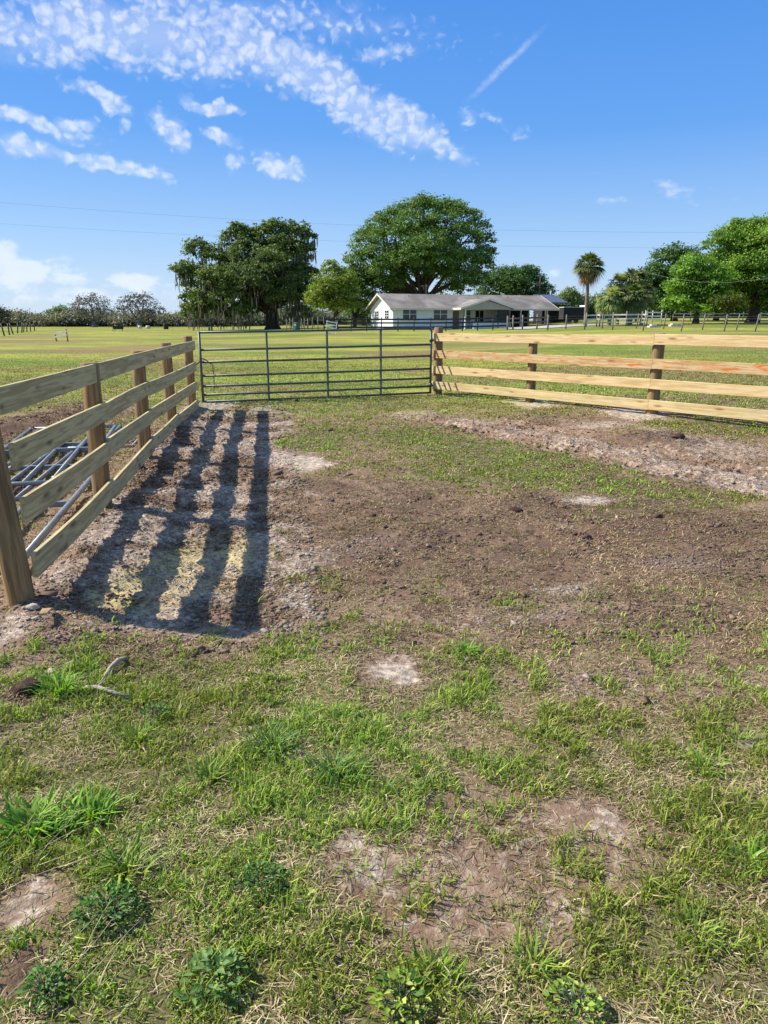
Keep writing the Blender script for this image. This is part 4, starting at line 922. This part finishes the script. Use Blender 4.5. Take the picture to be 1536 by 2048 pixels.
# stub of board fence in the left field
o0 = Vector((-22.9, 53.1, tz(-22.9, 53.1)))
sb = empty('fence_stub', o0, 'short leftover fence section of two posts and two pale boards alone in the left field', 'fence')
a_ = at(113, 680, 53); b_ = at(136, 682, 52.4)
for q, h in ((a_, .62), (b_, .86)):
    z = tz(q.x, q.y); MB().tube([(q.x, q.y, z - .1), (q.x - .06, q.y, z + h)], .05, 8).build('post', M['weathered'], sb, org=o0)
for h in (.58, .34):
    MB().sweep([(a_.x - .1, a_.y - .06, tz(a_.x, a_.y) + h - .04), (b_.x, b_.y - .06, tz(b_.x, b_.y) + h + .14)], RECT(.11, .03), smooth=False).build('board', M['palewood'], sb, org=o0)
# feeder frame
q = at(236, 658, 105); o0 = Vector((q.x, q.y, tz(q.x, q.y)))
fd = empty('feed_trough', o0, 'dark feed trough under a pale pipe frame far out in the left field', 'trough')
MB().tube([(-.75, 0, 0), (-.72, 0, 1.15), (.75, 0, 1.15), (.7, 0, .4)], .045, 8).build('frame', M['weathered'], fd)
MB().prism([(-.55, -.3, .3), (.65, -.3, .3), (.75, -.3, .75), (-.65, -.3, .75)], (0, 1, 0), .6).build('trough', M['dark'], fd)
for x in (-.5, .55): MB().tube([(x, 0, -.02), (x + .1, 0, .32)], .04, 6).build('leg', M['dark'], fd)
for u, Y, s_, lab, nm in ((280, 140, .35, 'pale low salt tub on the far field edge, left of its twin', 'salt_tub'), (296, 140, .42, 'pale salt tub on the far field edge, right of its twin', 'salt_tub')):
    q = at(u, 655, Y); o_ = MB().tube([(0, 0, -.02), (0, 0, .25), (0, 0, .55)], s_, 12, scale=[1, 1.08, .8]).build(nm, M['palewood'], loc=(q.x, q.y, tz(q.x, q.y)))
    tag(o_, lab, 'tub')
q = at(332, 655, 130); o_ = MB().tube([(0, 0, -.02), (0, 0, .1), (0, 0, .8), (0, 0, .95)], .42, 14, scale=[.95, 1, 1, .9]).build('barrel', M['dark'], loc=(q.x, q.y, tz(q.x, q.y)))
tag(o_, 'black barrel standing on the far field edge left of the mossy oak', 'barrel')
# corral posts, green bin, white gate
us = [573, 580, 586, 603, 609, 616, 625, 636, 648]
cf = [tuple(at(u, 650, 88 - (i % 3) * 2.2))[:2] for i, u in enumerate(us)]
rail_fence('corral', 'small corral of thin dark posts and rails left of the white gate', cf, 0, [(1.15, .2), (.6, .5)], M['weathered'], M['blackfence'], 1.4, .05, .08)
q = at(594, 650, 84); o0 = Vector((q.x, q.y, tz(q.x, q.y)))
bn = empty('wheeled_bin', o0, 'dull green bin with a pale front panel beside the corral posts', 'bin')
MB().tube([(0, 0, .05), (0, 0, .9)], .36, 4, scale=[.85, 1.05]).build('body', M['greenplastic'], bn)
MB().tube([(0, 0, .903), (0, 0, .98)], .40, 4, scale=[1, .8]).build('lid', M['greenplastic'], bn)
for y_ in (-.2, .2): MB().sweep([(.3, y_ - .03, .1), (.3, y_ + .03, .1)], [(.1 * math.cos(a), .1 * math.sin(a)) for a in [k_ * .785 for k_ in range(8)]]).build('wheel', M['dark'], bn)
MB().box(-.42, -.28, -.3, -.26, .05, .75).build('front_panel', M['white'], bn)
q = at(661, 668, 68); o0 = Vector((q.x - .45, q.y, tz(q.x, q.y)))
wg = empty('white_gate', o0, 'white five rail gate propped and tilted in front of the small yellow green tree', 'gate')
wg.rotation_euler = (R(8), R(7), R(15))
for h in (.12, .38, .64, .90, 1.14): MB().sweep([(0, 0, h), (.95, 0, h - .05)], RECT(.09, .04), smooth=False).build('rail', M['white'], wg)
for x in (.0, .93): MB().sweep([(x, .035, .03), (x, .035, 1.22)], RECT(.07, .04), up=(0, 1, 0), smooth=False).build('stile', M['white'], wg)
q = at(1351, 642, 76); o_ = MB().box(-.55, .55, -.4, .4, -.1, .22).box(-.4, .35, -.35, .35, .222, .32).build('concrete_slab', M['palewood'], loc=(q.x, q.y, tz(q.x, q.y) - .04))
tag(o_, 'low white slab on the grass in front of the right hand trees', 'slab')
q = at(1308, 643, 73); o_ = MB().box(-.5, .5, -.4, .4, -.1, .18).box(-.3, .2, -.3, .3, .182, .32).build('concrete_slab', M['palewood'], loc=(q.x, q.y, tz(q.x, q.y) - .04))
tag(o_, 'small white block pile on the grass below the white board fence', 'slab')

# ---------------------------------------------------------------- poles and wires
def pole(u, vtop, Y, label, arm=True):
    q = at(u, vtop, Y); z = tz(q.x, q.y)
    t = empty('utility_pole', (q.x, q.y, z), label, 'utility pole')
    MB().tube([(0, 0, -.3), (0, 0, q.z - z)], .15, 10, scale=[1.1, .8]).build('shaft', M['bark'], t)
    if arm: MB().box(-.9, .9, -.2, -.12, q.z - z - .6, q.z - z - .48).build('crossarm', M['bark'], t)
    return q
pole(1081, 555, 112, 'dark wooden utility pole rising behind the right end of the house roof', False)
tp = pole(1281, 536, 92, 'dark wooden utility pole standing behind the low palms', False)
def wire(pts, r, m, label):
    o_ = MB().tube(pts, r, 5).build('overhead_wire', m, org=pts[0], loc=pts[0]); tag(o_, label, 'wire', )
def wpts(ctrl, Y, n=20):
    us_ = [c[0] for c in ctrl]; out = []
    co_ = np.polyfit(us_, [c[1] for c in ctrl], 2)
    for i in range(n + 1):
        u = us_[0] + (us_[-1] - us_[0]) * i / n; out.append(at(u, float(np.polyval(co_, u)), Y))
    return out
wire(wpts([(-300, 378), (0, 403), (400, 432), (730, 451), (980, 461), (1440, 467), (1900, 455)], 150), .012, M['cable'], 'upper thin overhead power line crossing the sky')
wire(wpts([(-300, 425), (0, 447), (380, 468), (630, 481), (1000, 491), (1440, 498), (1900, 490)], 150), .011, M['cable'], 'lower thin overhead power line crossing the sky')
wire([tp - Vector((0, 0, .3)), at(1340, 556, 85), at(1400, 564, 78), at(1460, 565, 74), at(1540, 557, 70), at(1650, 535, 66)], .008, M['palecable'], 'pale sagging service wire in front of the right hand trees')
# ---------------------------------------------------------------- trees
OAK = np.array([(.11, .165, .04), (.14, .20, .05), (.075, .12, .035), (.17, .22, .055)])
DEEP = np.array([(.105, .19, .036), (.14, .235, .044), (.075, .14, .03), (.18, .27, .05)])
LIME = np.array([(.17, .24, .03), (.22, .28, .035), (.12, .19, .03), (.27, .30, .045)])
SPRING = np.array([(.14, .27, .032), (.19, .34, .04), (.10, .20, .028), (.24, .38, .045)])
DARK = np.array([(.045, .095, .026), (.065, .125, .032), (.085, .155, .038)])
GREY = np.array([(.13, .11, .095), (.17, .145, .13), (.10, .085, .075), (.15, .15, .10)])
def leaf_cloud(c, r, cnt, leaf, pal, flat=.75, droop=0., clump=.16, shell=.62, dens=1.0):
    """leaves in small clumps near the surface of one lobe; returns centre points and colours"""
    nc = max(6, int(46 * dens)); k = max(4, cnt // nc)
    d = rng.normal(size=(nc, 3)); d /= np.linalg.norm(d, axis=1)[:, None]; d[:, 2] = np.where(d[:, 2] < -.35, -d[:, 2] * .6, d[:, 2])
    rr = r * rng.uniform(shell, 1.08, nc); cc = np.array(c) + d * rr[:, None] * np.array([1, 1, flat])
    cr = r * clump * rng.uniform(.6, 1.5, nc)
    o = rng.normal(size=(nc, k, 3)) * .62; p = cc[:, None, :] + o * cr[:, None, None] * np.array([1.15, 1.15, .6])
    if droop: p[:, :, 2] -= droop * np.abs(o[:, :, 0]) * cr[:, None]
    nrm = d[:, None, :] * .6 + np.array([0, 0, .45]) + rng.normal(size=(nc, k, 3)) * .55
    tint = pal[rng.integers(0, len(pal), nc)] * rng.uniform(.8, 1.25, (nc, 1))
    col = tint[:, None, :] * rng.uniform(.75, 1.3, (nc, k, 1))
    return p.reshape(-1, 3), nrm.reshape(-1, 3), col.reshape(-1, 3)
def cards(p, nrm, col, leaf, name, m, parent, org):
    n = len(p); nrm = nrm / np.linalg.norm(nrm, axis=1)[:, None]
    a = np.cross(nrm, rng.normal(size=(n, 3))); a /= np.linalg.norm(a, axis=1)[:, None]; b = np.cross(nrm, a)
    l = (leaf * rng.uniform(.6, 1.4, n))[:, None]; w = l * .6
    co = np.stack([p - a * l * .5, p + b * w * .5, p + a * l * .5, p - b * w * .5], 1).reshape(-1, 3) - np.array(org)
    q = np.arange(n * 4).reshape(n, 4)
    return np_mesh(name, co, q, m, np.repeat(col, 4, 0), parent)
def limb(mb, a, b, r0, r1, bend=.12, n=6):
    a = Vector(a); b = Vector(b); L = (b - a).length; o1 = Vector((random.gauss(0, 1), random.gauss(0, 1), random.gauss(0, .5) + .5)) * L * bend
    pts = [a.lerp(b, i / n) + o1 * math.sin(math.pi * i / n) for i in range(n + 1)]
    mb.tube(pts, 1.0, 8, scale=[r0 + (r1 - r0) * i / n for i in range(n + 1)])
    return pts
def tree(name, label, base, lobes, leaf, per, pal, tr=.5, fork=.25, bark='bark', group=None, depth=1.0, moss=0, flat=.75, droop=0., limbs=None, cat='tree', clump=.16, lean=0, dens=1.0, mat_='leaf', nlimb=14):
    """base: (u, Y); lobes: (u, v, radius in metres, extra depth)"""
    q = at(base[0], 640, base[1]); z = tz(q.x, q.y); org = Vector((q.x, q.y, z))
    t = empty(name, org, label, cat, group)
    P, N, K = [], [], []; ctr = []
    for lb in lobes:
        c = at(lb[0], lb[1], base[1]); c.y += (lb[3] if len(lb) > 3 else random.uniform(-.5, .5) * lb[2]) * depth
        ctr.append((c, lb[2])); cnt = int(per * 1.75 * lb[2] ** 1.7)
        pp, nn_, kk_ = leaf_cloud(c, lb[2], cnt, leaf, pal, flat, droop, clump, dens=dens * lb[2] ** .5 if dens < 3 else dens)
        P.append(pp); N.append(nn_); K.append(kk_)
    if per: cards(np.concatenate(P), np.concatenate(N), np.concatenate(K), leaf, 'crown', M[mat_], t, org)
    mb = MB(); top = max(c.z for c, r in ctr); fz = z + (top - z) * fork
    pts = limb(mb, (q.x, q.y, z - .3), (q.x + lean, q.y, fz), tr * 1.25, tr * .85, .03)
    mb.tube([(q.x, q.y, z - .2), (q.x, q.y, z + .6)], 1, 10, scale=[tr * 1.7, tr * 1.15])
    for c, r in sorted(ctr, key=lambda cr: -cr[1])[:nlimb]:
        s = pts[random.choice((4, 5, 6))]; l_ = limb(mb, s, c, tr * .5, tr * .12, .1)
        for _ in range(3):
            e_ = c + Vector((random.gauss(0, .5), random.gauss(0, .5), random.gauss(.2, .4))) * r
            limb(mb, l_[random.choice((3, 4, 5))], e_, tr * .16, tr * .04, .12, 4)
    mb.build('trunk', M[bark], t, org=org)
    if moss:
        n = moss; ci = rng.integers(0, len(ctr), n); cs = np.array([tuple(c) for c, r in ctr])[ci]; rs = np.array([r for c, r in ctr])[ci]
        a = rng.uniform(0, 2 * math.pi, n); rad = rs * np.sqrt(rng.random(n)) * 1.0
        p = cs + np.stack([rad * np.cos(a), rad * np.sin(a), rs * flat * rng.uniform(-1., .1, n)], 1)
        L_ = rng.uniform(.4, 1.7, n); w = rng.uniform(.05, .13, n); h = rng.uniform(0, math.pi, n)
        s = np.stack([np.cos(h), np.sin(h), np.zeros(n)], 1) * w[:, None]; dn = np.stack([rng.normal(0, .08, n), rng.normal(0, .08, n), -L_], 1)
        co = np.stack([p - s * .5, p + s * .5, p + dn * .5 + s, p + dn, p + dn * .5 - s], 1).reshape(-1, 3) - np.array(org)
        i = np.arange(n)[:, None] * 5; qq = np.concatenate([i + np.array([[0, 1, 2, 4]]), i + np.array([[4, 2, 3, 3]])], 1).reshape(-1, 4)
        i5 = np.arange(n)[:, None] * 5; qq = np.concatenate([i5 + np.array([[0, 1, 2, 4]])], 1)
        co2 = co.reshape(n, 5, 3)
        tri = np.concatenate([qq, i5 + np.array([[4, 2, 3, 0]]) * 1], 0)[:n]
        # each strand: upper quad and lower taper as two quads sharing an edge
        co6 = np.concatenate([co2[:, [0, 1, 2, 4]], co2[:, [3]] - s[:, None] * .12, co2[:, [3]] + s[:, None] * .12], 1).reshape(-1, 3)
        i6 = np.arange(n)[:, None] * 6; qq = np.concatenate([i6 + np.array([[0, 1, 2, 3]]), i6 + np.array([[3, 2, 5, 4]])], 1).reshape(-1, 4)
        col = rng.uniform(.75, 1.25, (n, 1)) * np.array([[.19, .175, .14]])
        np_mesh('moss', co6, qq, M['dead'], np.repeat(col, 6, 0), t)
    return t
tree('live_oak', 'big spreading dark live oak hung with grey moss, left of the house', (545, 112),
     [(395, 500, 2.2), (375, 545, 2.0), (365, 538, 1.3), (400, 560, 2.6), (390, 600, 2.3), (385, 628, 2.0), (430, 520, 2.6), (440, 580, 2.8), (430, 625, 2.4), (462, 480, 2.0), (478, 463, 1.5), (495, 470, 1.6),
      (480, 530, 3.0), (500, 500, 2.6), (530, 462, 1.8), (548, 456, 1.7), (535, 500, 2.6), (560, 490, 2.4), (580, 463, 1.9), (600, 462, 1.5), (619, 475, 1.2), (620, 500, 1.0), (595, 500, 2.0), (520, 550, 3.2), (560, 545, 3.2), (600, 548, 2.4), (625, 545, 1.2),
      (480, 590, 3.0), (520, 600, 3.2, 2.5), (570, 600, 2.8, 2.5), (605, 595, 2.2), (600, 625, 2.0, 3), (470, 628, 2.2, 2), (500, 560, 3, -4), (550, 530, 3, -4), (445, 560, 2.4, -4), (590, 570, 2.4, -3.5), (540, 580, 3.0, 4), (460, 540, 3, 4), (580, 520, 3, 4), (470, 600, 2.6, -4), (520, 570, 2.8, -5), (575, 600, 2.4, -4), (610, 585, 2, -3), (425, 600, 2.4, -3), (395, 620, 1.8, -2), (500, 620, 1.8, -4)],
     .31, 330, OAK, tr=.85, fork=.22, moss=1800, droop=.15, flat=.9)
tree('maple_tree', 'small round yellow green tree between the mossy oak and the house', (672, 98),
     [(640, 600, 2.0), (650, 570, 1.8), (668, 545, 1.7), (660, 530, 1.0), (690, 555, 1.7), (635, 625 - 15, 1.5), (665, 590, 2.4), (690, 590, 2.0), (700, 610, 1.6), (655, 615, 1.7), (680, 615, 1.8), (645, 585, 1.5, -2), (672, 570, 2.0, -1.6), (690, 575, 1.6, 1.5), (628, 590, 1.1)],
     .26, 260, LIME, tr=.22, fork=.3, bark='bark', clump=.2)
tree('shade_tree', 'muted green tree partly behind the yellow green tree and the house gable', (708, 118),
     [(700, 560, 2.4), (715, 590, 2.6), (735, 600, 2.4), (700, 610, 2.4), (720, 560, 2.0), (738, 620, 1.8), (690, 585, 2.2)],
     .3, 170, DEEP, tr=.3, fork=.25, clump=.2)
tree('camphor_tree', 'largest round green tree towering behind the middle of the house', (848, 118),
     [(725, 520, 2.6), (730, 490, 2.4), (745, 470, 2.5), (765, 450, 2.6), (790, 435, 2.5), (815, 425, 2.5), (845, 418, 2.6), (875, 416, 2.6), (905, 420, 2.4), (930, 432, 2.4), (950, 455, 2.3), (965, 480, 2.0), (970, 505, 1.8), (962, 530, 2.0), (955, 555, 2.2), (735, 550, 2.6), (750, 575, 2.6), (725, 570, 2.0), (775, 570, 2.6), (800, 575, 2.2, 3),
      (930, 575, 2.6), (905, 580, 2.2, 3), (760, 520, 3.4, -3), (790, 480, 3.4, -3), (830, 460, 3.4, -3), (880, 455, 3.4, -3), (920, 480, 3.2, -3), (930, 525, 3.2, -2.5), (800, 530, 3.4, -4), (850, 500, 3.6, -5), (890, 520, 3.2, -4), (830, 550, 2.6, -3), (870, 550, 2.4, -3), (780, 545, 3, 4), (920, 545, 3, 4), (850, 470, 4, 5), (810, 505, 3.5, 4), (890, 500, 3.5, 4), (712, 535, 1.4), (842, 403, 1.0), (760, 440, 1.2), (900, 408, 1.2), (785, 570, 2.4, -3), (810, 530, 2.6, -6), (875, 535, 2.6, -6), (910, 560, 2.6, -4), (840, 510, 2.8, -7), (950, 520, 2.2, -3), (765, 545, 2.6, -4)],
     .30, 200, DEEP, tr=.75, fork=.30, clump=.18, nlimb=22)
tree('laurel_oak', 'dark round tree behind the right end of the house roof', (1040, 128),
     [(985, 575, 2.8), (1000, 555, 2.4), (1020, 552, 2.2), (1045, 550, 2.3), (1070, 565, 2.2), (1085, 580, 1.8), (1010, 585, 2.8), (1045, 585, 2.8), (1075, 595, 2.2), (975, 600, 2.4), (1030, 570, 2.6, -2), (1060, 545, 1.6)],
     .30, 260, DARK * 1.2, tr=.4, fork=.3, clump=.2)
tree('laurel_oak', 'dark green tree between the low palms and the bright green trees', (1348, 104),
     [(1300, 560, 2.4), (1315, 545, 2.2), (1335, 520, 2.2), (1360, 512, 2.2), (1380, 515, 2.0), (1300, 600, 2.4), (1330, 580, 2.8), (1360, 560, 2.8), (1325, 610, 2.2), (1390, 560, 2.2), (1290, 575, 1.6), (1350, 600, 2.6)],
     .30, 260, DARK * 1.2, tr=.35, fork=.3, clump=.2)
tree('laurel_oak', 'dark shaded tree standing behind and between the two bright green right hand trees', (1432, 108),
     [(1415, 560, 2.6), (1440, 550, 2.6), (1465, 560, 2.6), (1410, 590, 2.6), (1440, 590, 2.8), (1470, 595, 2.6), (1425, 615, 2.2), (1455, 615, 2.2), (1400, 610, 2.0), (1485, 615, 2.0), (1510, 615, 2.2), (1535, 612, 2.4), (1555, 600, 2.6)],
     .30, 260, DARK * 1.1, tr=.3, fork=.3, clump=.22)
tree('maple_tree', 'bright green tree with a low skirt in front of the dark tree on the right', (1392, 88),
     [(1395, 525, 1.8), (1375, 545, 1.7), (1410, 545, 1.9), (1360, 575, 1.7), (1385, 580, 2.0), (1415, 575, 2.0), (1350, 605, 1.5), (1375, 610, 1.7), (1405, 605, 1.8), (1430, 595, 1.8), (1340, 612, 1.1), (1435, 555, 2.0), (1425, 620, 1.3), (1400, 560, 2, 2), (1360, 618, 1.2), (1395, 618, 1.3, -1), (1440, 610, 1.3)],
     .25, 330, SPRING * 1.1, tr=.28, fork=.3, clump=.24, flat=.65)
tree('live_oak', 'tall layered bright green tree at the right picture edge', (1505, 92),
     [(1435, 490, 1.7), (1450, 475, 1.8), (1470, 462, 1.5), (1478, 448, 1.0), (1490, 470, 1.9), (1510, 455, 1.7), (1535, 460, 2.1), (1550, 480, 2.3), (1440, 520, 1.7), (1465, 510, 2.0), (1495, 505, 2.2), (1525, 505, 2.2), (1455, 550, 2.0), (1485, 545, 2.2), (1520, 545, 2.4), (1475, 580, 1.9), (1510, 580, 2.2), (1545, 575, 2.4), (1555, 530, 2.4), (1465, 605, 1.5), (1500, 605, 1.6, 2), (1570, 600, 2.4), (1590, 540, 3), (1600, 490, 3), (1560, 450, 2), (1470, 535, 2.2, -3), (1500, 530, 2.4, -3), (1530, 520, 2.4, -3), (1500, 560, 2.2, -3), (1535, 570, 2.2, -3), (1480, 490, 2, -2), (1520, 480, 2.2, -3), (1530, 605, 1.6, -2), (1450, 575, 1.7, -1)],
     .26, 400, SPRING * np.array([1.04, .97, 1.1]), tr=.6, fork=.22, clump=.26, flat=.7)
tree('young_tree', 'small olive green tree in the shade at the foot of the tall right edge tree', (1452, 84),
     [(1445, 605, 1.1), (1465, 600, 1.1), (1455, 615, 1.0), (1480, 612, .9)], .24, 260, LIME * .55, tr=.13, fork=.4, clump=.25)
for u, Y, l, lab in [(188, 168, [(165, 612, 2.6), (180, 603, 2.6), (195, 607, 2.6), (158, 625, 2.4), (205, 625, 2.6), (182, 628, 3.0)], 'bare brown grey tree, the left of two standing over the far left wood'),
                     (278, 165, [(250, 608, 2.2), (268, 600, 2.2), (285, 598, 2.2), (300, 610, 2.2), (312, 622, 2.0), (245, 622, 2.0), (270, 620, 2.4), (295, 628, 2.4)], 'bare spreading grey tree, the right of two standing over the far left wood')]:
    tree('bare_tree', lab, (u, Y), l, .30, 62, GREY, tr=.45, fork=.25, bark='palebark', mat_='dead', group='bare trees over the far wood', clump=.14, nlimb=8)
tree('laurel_oak', 'dark rounded tree top cut by the left picture edge over the far wood', (-8, 150), [(-12, 622, 2.2), (2, 628, 1.9), (-20, 630, 2.4), (8, 636, 1.4)], .35, 110, GREY * .8, tr=.3, clump=.2)
tree('pine_tree', 'small dark pine top over the far left wood', (118, 185), [(115, 625, 2.2), (125, 622, 2), (108, 628, 2)], .35, 110, DARK * 1.6, tr=.3, clump=.2)
tree('pine_tree', 'tall thin pine over the wood between the shed and the palm', (1140, 150), [(1140, 588, 1.8), (1132, 593, 1.3), (1148, 592, 1.3)], .33, 130, OAK * 1.3, tr=.22, fork=.6, clump=.2)

# far woods, one mass each
def wood(name, label, spans, Y, n, pal, leaf=.5):
    P, N, K = [], [], []
    for (u0, u1, v0, v1, w_) in spans:
        m_ = int(n * w_); cl = max(10, m_ // 110)
        cu = rng.uniform(u0, u1, cl); yy = Y + rng.uniform(0, 18, cl)
        hv = v0 + (v1 - v0) * ss(.2, .8, fbm(cu, cu * 0 + 3, .03, 3)) - rng.gamma(1.0, 2.2, cl) * .8 + 4
        t_ = np.sqrt(rng.random(cl)); vv = 648 + (hv - 648) * t_
        c = np.array([tuple(at(a_, b_, y_)) for a_, b_, y_ in zip(cu, vv, yy)])
        o_ = rng.normal(size=(cl, 110, 3)) * np.array([1.3, 1.2, .62])
        p = c[:, None, :] + o_; tint = pal[rng.integers(0, len(pal), cl)] * rng.uniform(.7, 1.3, (cl, 1))
        P.append(p.reshape(-1, 3)); N.append((rng.normal(size=p.shape) * .7 + np.array([-.2, -.2, .4])).reshape(-1, 3)); K.append((tint[:, None, :] * rng.uniform(.75, 1.25, (cl, 110, 1))).reshape(-1, 3))
    p = np.concatenate(P); p[:, 2] = np.maximum(p[:, 2], terrain(p[:, 0], p[:, 1]) - .1)
    o = cards(p, np.concatenate(N), np.concatenate(K), leaf, name, M['leaf'], None, (0, 0, 0))
    tag(o, label, 'wood', kind='stuff')
wood('far_wood', 'distant grey brown wood along the left horizon', [(-160, 60, 632, 640, .22), (40, 160, 632, 639, .18), (120, 380, 630, 638, .4), (360, 700, 622, 636, .35)], 178, 170000,
     np.array([(.19, .17, .16), (.24, .21, .20), (.13, .16, .11), (.27, .24, .23), (.11, .15, .10)]), .5)  # wood greys lightened, putting some distance haze into the leaf colours
wood('far_wood', 'distant green wood behind the shed and the palms', [(700, 760, 605, 620, .1), (1090, 1230, 590, 608, .4), (1200, 1340, 598, 610, .25), (1300, 1700, 596, 612, .7)], 150, 120000,
     np.array([(.12, .18, .08), (.15, .22, .10), (.09, .14, .07), (.18, .23, .14)]), .45)

# ---------------------------------------------------------------- palms
def frond_fan(P, K, o, d, L, n, pal, w=.05, arc=2.3, sag=.25):
    """costapalmate leaf: segments fan out from the end of the stem"""
    d = np.array(d) / np.linalg.norm(d); up = np.array([0, 0, 1.]); s = np.cross(d, up); s /= max(1e-6, np.linalg.norm(s)); nn2 = np.cross(s, d)
    c = pal[rng.integers(0, len(pal))] * rng.uniform(.8, 1.2)
    for i in range(n):
        a = (i / (n - 1) - .5) * arc + rng.normal(0, .05); dir_ = d * math.cos(a) + s * math.sin(a); l = L * (1 - .25 * abs(a) / (arc / 2)) * rng.uniform(.85, 1.1)
        m = o + dir_ * l * .55; t = o + dir_ * l + np.array([0, 0, -sag * l * rng.uniform(.6, 1.4)])
        wv = np.cross(dir_, nn2) * w
        P.append(np.array([o, m + wv, t, m - wv])); K.append(np.tile(c * rng.uniform(.85, 1.15), (4, 1)))
def palm(name, label, u, Y, vtop, crown_r, nf, trunk_r, pal, dead=0, base_dx=0., group=None, low=-.5, seg=16, wid=.035):
    q = at(u, vtop, Y); bx = q.x + base_dx; z = tz(bx, q.y); org = Vector((bx, q.y, z)); t = empty(name, org, label, 'palm', group)
    ctr = np.array([q.x, q.y, q.z]); P, K = [], []; mb = MB()
    for i in range(nf):
        el = math.asin(rng.uniform(low, 1.0)); az = i * 2.39996 + rng.normal(0, .2); d = np.array([math.cos(az) * math.cos(el), math.sin(az) * math.cos(el), math.sin(el)])
        st = crown_r * .42; e_ = ctr + d * st
        mb.tube([tuple(ctr), tuple(ctr + d * st * .5 + np.array([0, 0, .05])), tuple(e_)], .03, 4)
        frond_fan(P, K, e_, d + np.array([0, 0, -.25]), crown_r * .62, seg, pal, w=wid * crown_r / 1.5, sag=.3)
    cr = np_mesh('crown', np.concatenate(P) - np.array(org), np.arange(len(P) * 4).reshape(-1, 4), M['leaf'], np.concatenate(K), t)
    mb.build('stem', M['palmbark'], cr, org=org)
    if dead:
        P, K = [], []
        for i in range(dead):
            az = rng.uniform(0, 6.28); el = rng.uniform(-1.35, -.5); d = np.array([math.cos(az) * math.cos(el), math.sin(az) * math.cos(el), math.sin(el)])
            frond_fan(P, K, ctr + d * crown_r * .3, d, crown_r * .62, 10, np.array([(.26, .16, .07), (.20, .12, .06), (.32, .21, .10)]), w=.04, arc=1.5, sag=.5)
        np_mesh('dead_fronds', np.concatenate(P) - np.array(org), np.arange(len(P) * 4).reshape(-1, 4), M['dead'], np.concatenate(K), t)
    m2 = MB(); n = 10; pts = []; sc = []
    for i in range(n + 1):
        f_ = i / n; pts.append((bx + (q.x - bx) * f_ ** 1.3, q.y, z - .2 + (q.z - z + .2) * f_)); sc.append((1.25 if i == 0 else 1.0 - .12 * f_) * random.uniform(.97, 1.03))
    m2.tube(pts, trunk_r, 12, scale=sc).build('trunk', M['palmbark'], t, org=org)
    return t
SAB = np.array([(.14, .18, .06), (.20, .24, .09), (.09, .13, .045), (.28, .30, .15)])
palm('palm_tree', 'tall single palm with a round fan crown and brown dead fronds hanging below it', 1178, 84, 536, 2.0, 85, .21, SAB, dead=34, low=-.35, wid=.05)
for u, Y, v, r, nf, lab in [(1222, 80, 600, 1.9, 85, 'low pale fan palm nearest the tall palm, leftmost of the clump'), (1240, 84, 572, 1.8, 55, 'fan palm in the middle of the low clump, its crown higher than its left neighbour'),
                            (1268, 84, 563, 1.9, 60, 'tallest fan palm of the low clump, beside the utility pole'), (1262, 80, 598, 2.1, 85, 'dark low fan palm at the right front of the clump'), (1288, 83, 588, 1.7, 50, 'rightmost dark fan palm of the low clump')]:
    palm('palm_tree', lab, u, Y, v, r, nf, .2, SAB * (1.6 if u < 1245 else 1.05), group='fan palms of the low clump', low=-.8, seg=11, wid=.065)
